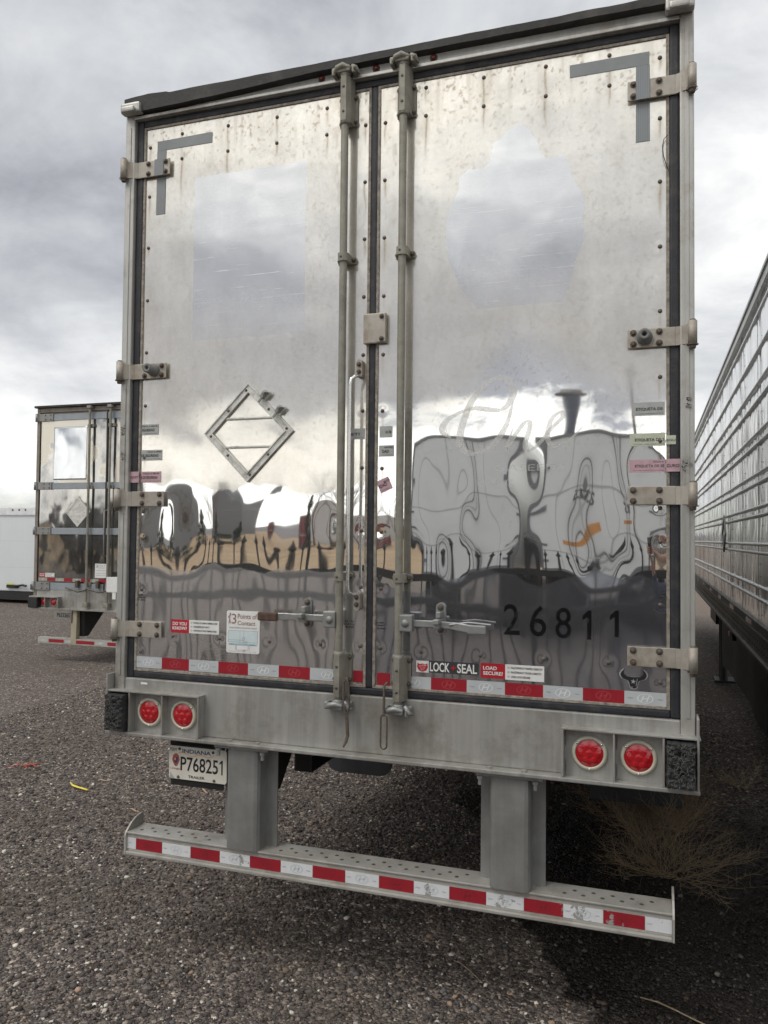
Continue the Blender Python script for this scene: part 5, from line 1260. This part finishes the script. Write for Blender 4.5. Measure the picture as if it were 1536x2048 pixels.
while y < Y1:
    f.lathe([(.010, 0), (.007, -.005), (.0001, -.006)], (-.016, y, 1.14), 'x', 6, 1); f.lathe([(.010, 0), (.007, -.005), (.0001, -.006)], (-.016, y+.07, 1.08), 'x', 6, 1); y += .15
f.build('bottom_rail', [plain('worn_bottom_rail', (.20, .195, .18), .5, .5, .2, 4, 0, 60, 0, 0, (.10, .09, .08), 3), M_gdark], T4)
y = Y0+.2
while y < Y1-.5: f = MB(); f.box(-.0195, -.0161, y, y+.30, 1.225, 1.275, 0); f.box(-.0195, -.0161, y+.30, y+.45, 1.225, 1.275, 1); f.build('reflective_strip', [M_tr, M_tw], T4); y += 1.6
f = MB(); f.box(.05, 2.59, Y0, Y1, 1.10, 4.04, 0, .02); f.build('trailer_body', bpy.data.materials['body_panel'], T4)
# aerodynamic skirt, bowed slightly
f = MB(); N_ = 30; V = []
for i in range(N_+1):
    u = i/N_; y = 3.95+u*4.3; xo = .05+.05*math.sin(u*PI)+.012*math.sin(u*17)
    zb = .27+.04*u+.5*max(0, (.10-u)/.10)**2+.012*math.sin(u*23)
    yy = y-.0
    for (xx, zz) in ((xo, 1.0), (xo, .70), (xo+.01, zb), (xo+.022, zb), (xo+.012, .70), (xo+.012, 1.0)): V.append((xx, yy, zz))
f.add(V, [(i*6+k, i*6+(k+1) % 6, (i+1)*6+(k+1) % 6, (i+1)*6+k) for i in range(N_) for k in range(6)]+[(0, 1, 2, 3, 4, 5), tuple(N_*6+k for k in (5, 4, 3, 2, 1, 0))], 0, False)
f.build('side_skirt', plain('dark_skirt', (.035, .037, .04), .5, 0, .3, 2, 0, 60, 0, .3), T4)
f = MB(); f.box(-.03, -.0161, 6.35, 6.50, .90, .96, 0, .01); f.box(-.0, .04, 6.36, 6.48, .86, .97, 1); f.build('side_marker_light', [plain('amber_lens', (.55, .17, .05), .3), M_black], T4)
ph = MB(); cy, cz0, ro = 7.0, 2.05, .22
for k in range(4):
    a, b = PI/2+k*PI/2, PI/2+(k+1)*PI/2
    q4 = [(cy+r_*math.cos(A), cz0+r_*math.sin(A)) for r_, A in ((ro, a), (ro, b), (ro-.05, b), (ro-.05, a))]; ph.ext(q4, 'x', -.04, -.022)
ph.build('placard_holder', M_galv, T4)
f = MB()
for y in (8.7, 8.9): f.tube([(.10, y, 1.0), (.10, y, .05)], .05, 10)
f.box(-.02, .3, 8.6, 9.0, .02, .05); f.box(.04, .25, 9.3, 10.4, .75, 1.03); f.build('landing_leg', M_black, T4)
for y in (.9, 2.15):
    for xo in (.2, .53, 2.06, 2.39):
        w_ = MB(); w_.lathe([(.28, -.12), (.44, -.135), (.50, -.10), (.512, 0), (.50, .10), (.44, .135), (.28, .12)], (xo, y, .5), 'x', 32); w_.build('tyre', M_rubber, T4)
uf = MB(); uf.box(.6, .7, .0, 15, .8, 1.099); uf.box(1.9, 2.0, .0, 15, .8, 1.099); uf.box(.3, 2.3, .1, 3.2, .62, .8); uf.build('underframe', M_black, T4)
fl = MB(); fl.box(.15, .75, 2.85, 2.862, .2, 1.05); fl.build('mud_flap', M_rubber, T4)

# ================================================================== TUMBLEWEED AND LITTER
def weed(cx, cy, R_, H_, n, mat, seed, name, lab, lean=(0, 0)):
    rnd = random.Random(seed); mb = MB()
    def br(p0, d, L_, r_, lev):
        n_ = 4; P_ = [p0]; q = d.normalized()
        for i in range(n_):
            q = (q+Vector((rnd.uniform(-.28, .28), rnd.uniform(-.28, .28), rnd.uniform(-.20, .24)))).normalized(); np_ = P_[-1]+q*L_/n_
            if np_.z < .006: np_.z = .008+rnd.random()*.01; q.z = abs(q.z)*.3
            P_.append(np_)
        mb.tube(P_, [r_*(1-.5*i/n_) for i in range(n_+1)], 3, 0, False)
        if lev > 0:
            for i in range(1, n_+1):
                for _ in range(2 if lev > 1 else 2):
                    dd = (P_[i]-P_[i-1]).normalized()+Vector((rnd.uniform(-.95, .95), rnd.uniform(-.95, .95), rnd.uniform(-.5, .8)))
                    br(P_[i], dd, L_*rnd.uniform(.40, .62), r_*.6, lev-1)
    for k in range(n):
        a = rnd.uniform(0, 2*PI); e = rnd.uniform(.05, 1.2)
        br(Vector((cx+rnd.uniform(-.05, .05), cy+rnd.uniform(-.05, .05), .02)), Vector((math.cos(a)*math.cos(e)+lean[0], math.sin(a)*math.cos(e)+lean[1], math.sin(e)*H_/R_)), R_*rnd.uniform(.45, .80), .0028, 2)
    o = mb.build(name, mat); tag(o, lab, 'dry weed', 'dried weeds'); return o
M_w1 = plain('dry_stem', (.38, .295, .195), .85, 0, .25, 30); M_w2 = plain('brown_dry_stem', (.28, .19, .12), .85, 0, .25, 30)
weed(1.16, 2.55, .58, .52, 34, M_w2, 5, 'tumbleweed', 'darker brown dry weed under the right rear of the big trailer', (-.1, 0))
weed(1.22, 1.72, .54, .34, 22, M_w1, 9, 'tumbleweed', 'pale dry tumbleweed sprawling past the right end of the striped guard', (.35, -.1))
weed(1.85, 3.6, .30, .10, 5, M_w1, 12, 'tumbleweed', 'thin low dry weed lying in the gap toward the right trailer', (.1, .1))
def zf(x, y): return float(ground_h(np.array([x]), np.array([y]))[0])
f = MB(); P_ = [(-3.17, 1.93), (-3.12, 1.90), (-3.06, 1.885), (-3.0, 1.875), (-2.965, 1.87)]
for i in range(4):
    (a, b), (c_, d_) = P_[i], P_[i+1]; w1, w2 = [.004, .012, .013, .012, .010][i:i+2]; z1, z2 = zf(a, b)+[.03, .022, .02, .018, .016][i], zf(c_, d_)+[.022, .02, .018, .016, .015][i]
    f.add([(a, b-w1, z1), (c_, d_-w2, z2), (c_, d_, z2+.006), (a, b, z1+.006), (c_, d_+w2, z2), (a, b+w1, z1), (a, b, z1-.002), (c_, d_, z2-.002)], [(0, 1, 2, 3), (3, 2, 4, 5), (0, 6, 7, 1), (6, 5, 4, 7)])
f.lathe([(.0001, 0), (.009, .002), (.011, .008), (.004, .012), (.0001, .012)], (-2.962, 1.87, zf(-2.96, 1.87)+.008), 'z', 8)
tag(f.build('plastic_strip', plain('yellow_plastic', (.75, .60, .05), .4)), 'yellow plastic strip lying on the gravel left of the trailer', 'litter')
f = MB()
for k in range(7):
    a, b = -3.86+random.uniform(-.09, .09), 2.18+random.uniform(-.05, .05); f.tube([(a, b, zf(a, b)+.012), (a+random.uniform(-.05, .05), b+random.uniform(-.03, .03), zf(a, b)+.022), (a+random.uniform(-.08, .08), b+random.uniform(-.05, .05), zf(a, b)+.012)], .0055, 6, 0, True, .3)
tag(f.build('plastic_scrap', plain('red_plastic', (.50, .05, .04), .5)), 'crumpled red plastic scrap on the gravel at the far left', 'litter')
def stick(x, y, a, L_, r_, lab, mat=None, bend=.02):
    mb = MB(); P_ = []
    for i in range(6):
        u = i/5-.5; P_.append((x+u*L_*math.cos(a)-math.sin(a)*bend*math.cos(u*3), y+u*L_*math.sin(a)+math.cos(a)*bend*math.cos(u*3), zf(x, y)+.014+.004*math.sin(i*1.7)))
    mb.tube(P_, [r_*.7, r_, r_, r_*.9, r_*.8, r_*.4], 6); tag(mb.build('twig', mat or M_w1), lab, 'twig', 'twigs on the gravel')
M_tan = plain('split_wood', (.42, .31, .22), .8, 0, .2, 40)
stick(-3.82, 2.22, 1.0, .16, .008, 'reddish splinter of wood beside the red plastic scrap', plain('reddish_wood', (.34, .15, .09), .8), .004)
stick(-2.35, 1.62, -.35, .11, .006, 'pale wood chip on the gravel below the yellow strip', M_tan, .003)
stick(-2.1, 2.15, -.7, .12, .0065, 'pale wood chip lying just left of the licence plate', M_tan, .003)
stick(-3.0, 2.12, .05, .10, .006, 'pale splinter on the gravel just beyond the yellow strip', M_tan, .002)
stick(-1.72, 1.05, -.1, .20, .002, 'thin straw lying left of the striped guard', M_w1)
stick(1.25, .30, -.50, .36, .0036, 'bent dry twig lying in the dark wet patch bottom right', M_w1, .03)
stick(.35, .33, -.75, .22, .0018, 'thin straw on the gravel below the striped guard', M_w1)

# ================================================================== BEHIND THE PHOTOGRAPHER (seen mirrored in the doors)
M_iron = plain('black_iron', (.012, .012, .013), .4, .1, .2, 10)
FN = empty('iron_fence', (0, -4.9, 0)); tag(FN, 'black iron picket fence with spear tips mirrored across the shiny doors', 'fence')
x = -9.6; first = True
while x < 8.0:
    f = MB(); f.box(x-.03, x+.03, -.03, .03, 0, 1.98, 0, .004); f.lathe([(.045, 1.981), (.045, 2.0), (.0001, 2.03)], (x, 0, 0), 'z', 4); f.build('fence_post', M_iron, FN)
    f = MB()
    for z in (1.545, 1.275, .2): f.box(x+.031, x+2.369, -.022, .022, z-.045, z+.045)
    for i in range(1, 15):
        a = x+i*.16; f.box(a-.012, a+.012, -.012, .012, .08, 1.80); f.lathe([(.012, 1.80), (.016, 1.81), (.034, 1.835), (.017, 1.87), (.0001, 1.93)], (a, 0, 0), 'z', 6)
    f.build('fence_panel', M_iron, FN); x += 2.4
def parked(name, lab, cx, cy, rz, w, h, l, bodycol, framecol, cat='trailer', group='trailers parked beyond the fence', rough=.35, word=None):
    e = empty(name, (cx, cy, 0), rz); tag(e, lab, cat, group)
    f = MB(); f.box(-w/2, w/2, 0, l, 1.1, h, 0, .04); f.build('cargo_body', plain(name+'_paint', bodycol, rough, .0, .05, 2, 0, 60, .2), e)
    fm = plain(name+'_frame', framecol, .5, .3); f = MB()
    for sx in (-1, 1): a, b = sorted((sx*(w/2-.09), sx*(w/2+.015))); f.box(a, b, -.03, .06, 1.0, h+.01, 0, .006)
    f.box(-w/2+.091, w/2-.091, -.03, .06, h-.07, h+.01, 0, .006); f.box(-w/2+.091, w/2-.091, -.03, .06, 1.0, 1.22, 0, .006); f.build('rear_frame', fm, e)
    f = MB()
    for s_ in (-.62, .0, .62): f.box(s_-.012, s_+.012, -.006, -.0005, 1.23, h-.08)
    for z in (1.9, 2.9): f.box(-w/2+.1, w/2-.1, -.0095, -.0065, z-.02, z+.02)
    f.build('panel_trim', plain('trim_grey', (.52, .52, .51), .5), e)
    for s_ in (-.12, .12): f = MB(); f.tube([(s_, -.05, 1.1), (s_, -.05, h-.03)], .018, 8); f.build('lock_rod', fm, e)
    for sx in (-1, 1):
        for z in (1.5, 2.1, 2.7, 3.5):
            if z < h-.2: a, b = sorted((sx*(w/2-.3), sx*(w/2))); f = MB(); f.box(a, b, -.045, -.031, z-.04, z+.04); f.build('hinge', fm, e)
        f = MB(); f.lathe([(.05, 0), (.045, .02), (.0001, .025)], (sx*(w/2-.3), -.031, 1.1), 'y', 12); f.build('tail_light', M_lens, e)
        for y in (1.2, 2.45): w_ = MB(); w_.lathe([(.28, -.27), (.46, -.28), (.51, -.2), (.51, .2), (.46, .28), (.28, .27)], (sx*(w/2-.32), y, .5), 'x', 20); w_.build('tyre', M_rubber, e)
    f = MB(); f.box(-1.15, 1.15, .0, .08, .48, .58); f.box(-.6, -.5, .01, .07, .581, 1.0); f.box(.5, .6, .01, .07, .581, 1.0); f.build('underride_guard', fm, e)
    if word:
        f = MB(); put_text(f, word[0], word[1]-w*.08, word[1]+w*.10, word[2], word[2]+.28, -.004, 0, .01); f.box(word[1]-w*.14, word[1]+w*.16, -.006, -.001, word[2]-.35, word[2]-.22, 1); f.build('lettering', [M_gdark, M_orange], e)
    return e
wht = (.88, .88, .86); fr_ = (.20, .20, .205)
parked('parked_trailer', 'white trailer tail mirrored in the middle of the right door', .2, -13.8, PI, 2.55, 4.02, 13, wht, fr_, word=('its', .0, 2.6))
parked('parked_trailer', 'white trailer tail mirrored at the left of the right door, fourth from the tower', -2.75, -14.1, PI, 2.55, 4.05, 13, (.86, .86, .85), fr_)
parked('parked_trailer', 'white trailer tail mirrored near the right edge of the right door', 3.1, -14.4, PI, 2.55, 3.95, 13, (.86, .86, .85), (.3, .3, .3))
parked('parked_trailer', 'white trailer mirrored behind the raised phone', 6.4, -14.2, PI, 2.55, 4.0, 13, wht, fr_)
gr = (.22, .225, .23)
M_gb = plain('grey_shed_cladding', (.19, .20, .21), .7, 0, .06, .6)
for cx, w_, lab_ in ((-44.5, 5.0, 'tall plain grey shed mirrored below the diamond holder'), (-58.5, 5.5, 'tall plain grey shed mirrored beside the lower left hinge')):
    e = empty('grey_shed', (cx, -76, 0)); tag(e, lab_, 'building', 'grey sheds beyond the field')
    f = MB(); f.ext([(-w_/2, 0), (w_/2, 0), (w_/2, 7.4), (0, 8.0), (-w_/2, 7.5)], 'x', 0, 1) if False else f.prism([(-w_/2, 0), (w_/2, 0), (w_/2, 7.4), (0, 7.9), (-w_/2, 7.3)], -6, 0); f.build('wall', M_gb, e)
    for vx in (-.5, 1.2): f = MB(); f.box(vx-.35, vx+.35, -3, -1, 7.6, 8.7, 0, .05); f.build('roof_vent', M_gb, e)
parked('parked_trailer', 'white van trailer far off mirrored in the left door', -27.0, -80, PI*.7, 2.6, 4.2, 10, (.6, .6, .6), fr_)
parked('parked_truck', 'dark red box truck mirrored in the left door above the field', -30.0, -66, PI*.9, 2.4, 2.9, 5, (.20, .012, .02), (.1, .1, .1), 'truck', 'trucks beyond the field')
parked('parked_truck', 'second dark red truck mirrored close to the left lock rod', -22.5, -66, PI*1.1, 2.4, 2.7, 5, (.20, .012, .02), (.1, .1, .1), 'truck', 'trucks beyond the field')
parked('parked_truck', 'dark box truck mirrored in the lower door of the smaller left trailer', -29.5, -22, PI, 6.5, 3.6, 5, (.05, .052, .055), (.03, .03, .03), 'truck', 'trucks beyond the field')  # added out of view to darken the reflection in that lower door
# tower with a flat brimmed top
TW = empty('sign_tower', (-2.15, -30, 0)); tag(TW, 'dark tower with a flat brim mirrored above the trailers in the right door', 'tower')
f = MB(); f.box(-.17, .17, -.17, .17, 0, 7.75, 0, .03); f.build('tower_shaft', plain('dark_blue_cladding', (.06, .07, .10), .5), TW)
f = MB(); f.lathe([(.0001, 7.75), (.42, 7.74), (.45, 7.78), (.24, 7.82), (.22, 7.95), (.0001, 7.97)], (0, 0, 0), 'z', 24); f.build('tower_brim', M_gdark, TW)
LP = empty('lamp_pole', (.75, -12.6, 0)); tag(LP, 'thin lamp pole mirrored right of the tower', 'pole')
f = MB(); f.tube([(0, 0, 0), (0, 0, 5.1)], [.05, .025], 8); f.build('pole', M_gdark, LP); f = MB(); f.lathe([(.03, 5.1), (.06, 5.2), (.03, 5.35), (.0001, 5.4)], (0, 0, 0), 'z', 8); f.build('lamp_head', M_gdark, LP)
# trees beyond the field
M_ev = plain('evergreen_needles', (.030, .045, .025), .9, 0, .35, 3); M_bark = plain('grey_bark', (.13, .10, .08), .9, 0, .2, 6)
def evergreen(x, y, h, r_, lab, sd):
    rnd = random.Random(sd); e = empty('pine_tree', (x, y, 0)); tag(e, lab, 'tree', 'trees beyond the field')
    f = MB(); f.tube([(0, 0, 0), (0, 0, h*.9)], [.16, .03], 7); f.build('trunk', M_bark, e); f = MB()
    for k in range(1500):
        u = rnd.random()**.7; z = h*(.08+.9*u); R_ = r_*(1-u)*(.75+.35*math.sin(z*5+sd))+.06; a = rnd.uniform(0, 2*PI); q = R_*rnd.random()**.45
        c_ = Vector((q*math.cos(a), q*math.sin(a), z-q*.25)); s_ = rnd.uniform(.08, .24); d1 = Vector((rnd.gauss(0, 1), rnd.gauss(0, 1), rnd.gauss(0, .5))).normalized()*s_; d2 = Vector((rnd.gauss(0, 1), rnd.gauss(0, 1), rnd.gauss(0, .5))).normalized()*s_*.5
        f.add([c_-d1, c_+d2, c_+d1, c_-d2], [(0, 1, 2, 3)])
    f.build('crown', M_ev, e)
def bare(x, y, h, lab, sd):
    rnd = random.Random(sd); e = empty('bare_tree', (x, y, 0)); tag(e, lab, 'tree', 'trees beyond the field')
    f = MB(); f.tube([(0, 0, 0), (.05, 0, h*.45), (.0, .1, h*.8)], [.17, .11, .03], 7); f.build('trunk', M_bark, e); f = MB()
    def br(p0, d, L_, r_, lev):
        P_ = [p0]; q = d.normalized()
        for i in range(4): q = (q+Vector((rnd.uniform(-.2, .2), rnd.uniform(-.2, .2), rnd.uniform(-.05, .2)))).normalized(); P_.append(P_[-1]+q*L_/4)
        f.tube(P_, [r_*(1-.18*i) for i in range(5)], 3, 0, False)
        if lev:
            for i in range(1, 5):
                for _ in range(2): br(P_[i], (P_[i]-P_[i-1]).normalized()+Vector((rnd.uniform(-.8, .8), rnd.uniform(-.8, .8), rnd.uniform(-.1, .6))), L_*.5, r_*.5, lev-1)
    for k in range(9): a = k*2.4; br(Vector((0, 0, h*(.25+.06*k))), Vector((math.cos(a), math.sin(a), 1.0)), h*.4, .05, 2)
    f.build('crown', M_bark, e)
for i, (x, y, h, r_) in enumerate(((-36.5, -62, 4.6, 1.6), (-43, -64, 5.0, 1.7), (-29, -66, 5.2, 2.0), (-49, -66, 5, 1.8), (-33.5, -60, 3.6, 1.2))):
    evergreen(x, y, h, r_, ['dark evergreen mirrored beside the grey trailer end', 'evergreen mirrored between the two grey trailer ends', 'tall evergreen mirrored right of the grey trailer end', 'evergreen mirrored at the left edge of the left door', 'slim evergreen mirrored behind the field'][i], 30+i)
for i, (x, y, h) in enumerate(((-39, -63, 6.5), (-46, -62, 6), (-25, -66, 8), (-18, -66, 9), (-30, -72, 8), (-52, -66, 8), (-11, -70, 9))):
    bare(x, y, h, ['bare tree mirrored behind the grey trailer ends', 'bare tree mirrored at the left hinge side', 'bare tree mirrored above the dark red truck', 'bare tree mirrored near the left lock rod', 'far bare tree mirrored in the left door', 'farthest bare tree mirrored at the left edge', 'bare tree mirrored at the gap between the doors'][i], 50+i)
# distant low hills so that the horizon is not a ruled line
hx = np.linspace(-900, 900, 181)
for sgn, nm in ((-1, 'hills'), (1, 'hills')):
    V = []; F = []
    for i, x in enumerate(hx):
        h = 2+9*float(fbm(np.array([x*.006]), np.array([sgn*3.0]), 81, 4)[0])
        for (yy, zz) in ((700, -1), (760, h), (900, h*1.3), (1050, -1)): V.append((x, sgn*yy, zz))
    for i in range(180):
        for k in range(3): F.append((i*4+k, i*4+k+1, (i+1)*4+k+1, (i+1)*4+k))
    f = MB(); f.add(V, F, 0, True); o = f.build(nm, plain('hill_scrub', (.16, .15, .15), .95, 0, .2, .01)); o['kind'] = 'structure'

# ------------------------------------------------------------------ the photographer
def skinned(name, verts, edges, radii, mat, parent=None, sub=1, root=0):
    me = bpy.data.meshes.new(name); me.from_pydata(verts, edges, []); o = bpy.data.objects.new(name, me); COL.objects.link(o)
    md = o.modifiers.new('skin', 'SKIN'); md.use_smooth_shade = True
    for i, r_ in enumerate(radii): me.skin_vertices[0].data[i].radius = (r_, r_) if not isinstance(r_, tuple) else r_
    me.skin_vertices[0].data[root].use_root = True
    if sub: sm_ = o.modifiers.new('sub', 'SUBSURF'); sm_.levels = sub; sm_.render_levels = sub
    me.materials.append(mat)
    if parent: o.parent = parent
    return o
PE = empty('person', (0, 0, 0)); tag(PE, 'person in dark clothes holding up a phone, hands mirrored in the right door', 'person')
V = [(1.50, -3.74, 1.00), (1.50, -3.74, 1.22), (1.50, -3.73, 1.42), (1.50, -3.72, 1.52), (1.49, -3.70, 1.62), (1.485, -3.69, 1.70), (1.485, -3.69, 1.77),
     (1.40, -3.80, 1.46), (1.30, -3.70, 1.26), (1.185, -3.40, 1.74), (1.60, -3.63, 1.46), (1.62, -3.46, 1.34), (1.27, -3.37, 1.76),
     (1.43, -3.79, .94), (1.40, -3.76, .52), (1.40, -3.80, .09), (1.34, -3.70, .04), (1.57, -3.69, .94), (1.60, -3.62, .52), (1.61, -3.68, .09), (1.55, -3.58, .04)]
V[8] = (1.27, -3.66, 1.50); V[11] = (1.55, -3.45, 1.55); V[9] = (1.165, -3.42, 1.78); V[12] = (1.30, -3.345, 1.80)
Ed = [(0, 1), (1, 2), (2, 3), (3, 4), (4, 5), (5, 6), (2, 7), (7, 8), (8, 9), (2, 10), (10, 11), (11, 12), (0, 13), (13, 14), (14, 15), (15, 16), (0, 17), (17, 18), (18, 19), (19, 20)]
Rd = [.13, .12, .13, .055, .07, .085, .06, .065, .045, .028, .065, .045, .028, .09, .06, .04, .035, .09, .06, .04, .035]
n0 = len(V)
def hand(w, palm, tips, thumb):
    b = len(V); V.append(palm); Rd.append((.036, .016)); Ed.append((w, b))
    for q in tips:
        k = len(V); V.extend(q); Rd.extend([.0095, .0085, .007][:len(q)]); Ed.append((b, k))
        for i in range(len(q)-1): Ed.append((k+i, k+i+1))
    k = len(V); V.extend(thumb); Rd.extend([.012, .010]); Ed.append((b, k)); Ed.append((k, k+1))
hand(9, (1.125, -3.335, 1.845), [[(1.105, -3.29, 1.84+.022*i), (1.118, -3.262, 1.842+.022*i), (1.145, -3.2635+.001*i, 1.843+.022*i)] for i in range(4)], [(1.115, -3.31, 1.895), (1.10, -3.278, 1.925)])
hand(12, (1.225, -3.315, 1.865), [[(1.195, -3.275, 1.852+.022*i), (1.185, -3.256, 1.855+.022*i), (1.165, -3.254, 1.86+.022*i)] for i in range(4)], [(1.205, -3.31, 1.915), (1.18, -3.282, 1.94)])
skinned('body', V, Ed, Rd, M_skin, PE, 1)
Vj = [V[0], V[1], V[2], (1.50, -3.725, 1.49), V[7], V[8], (1.215, -3.53, 1.65), V[10], V[11], (1.42, -3.40, 1.68)]
skinned('jacket', Vj, [(0, 1), (1, 2), (2, 3), (2, 4), (4, 5), (5, 6), (2, 7), (7, 8), (8, 9)], [.155, .15, .155, .075, .085, .065, .05, .085, .065, .05], M_cloth, PE, 1)
skinned('trousers', [V[0], V[13], V[14], (1.40, -3.80, .12), V[17], V[18], (1.61, -3.68, .12)], [(0, 1), (1, 2), (2, 3), (0, 4), (4, 5), (5, 6)], [.14, .105, .078, .065, .105, .078, .065], M_jean, PE, 1)
skinned('shoe', [(1.40, -3.81, .05), (1.33, -3.69, .035)], [(0, 1)], [.05, .04], M_black, PE, 1)
skinned('shoe', [(1.61, -3.69, .05), (1.54, -3.57, .035)], [(0, 1)], [.05, .04], M_black, PE, 1)
f = MB(); f.lathe([(.0001, .125), (.06, .11), (.09, .06), (.097, .0), (.085, -.05), (.06, -.075)], (1.487, -3.705, 1.74), 'z', 20); f.build('hair', M_hair, PE)
f = MB(); hd_ = Vector((-.6, .8, 0)); sd_ = Vector((.8, .6, 0)); c0 = Vector((1.485, -3.69, 1.70))
for s_ in (-1, 1): q = c0+hd_*.083+sd_*.032*s_+Vector((0, 0, .015)); f.lathe([(.0001, .011), (.011, 0), (.0001, -.011)], q, 'z', 8, 0)
q = c0+hd_*.088; f.add([q+hd_*.0+Vector((0, 0, .025)), q+sd_*.014-Vector((0, 0, .022)), q-sd_*.014-Vector((0, 0, .022)), q+hd_*.022-Vector((0, 0, .018))], [(0, 1, 3), (0, 3, 2), (1, 2, 3)], 1)
q = c0+hd_*.078-Vector((0, 0, .052)); f.tube([q-sd_*.022, q+hd_*.005, q+sd_*.022], .005, 6, 2)
f.build('face', [M_black, M_skin, M_redp], PE)
f = MB(); Mx = Matrix.Translation((1.152, -3.2665, 1.915)); f.box(-.038, .038, -.004, .004, -.078, .078, 0, .0035, Mx); f.box(-.034, .002, .0042, .0065, .036, .074, 1, .001, Mx)
tag(f.build('phone', [M_black, M_gdark]), 'black phone held up in both hands, mirrored at the right edge of the right door', 'phone')
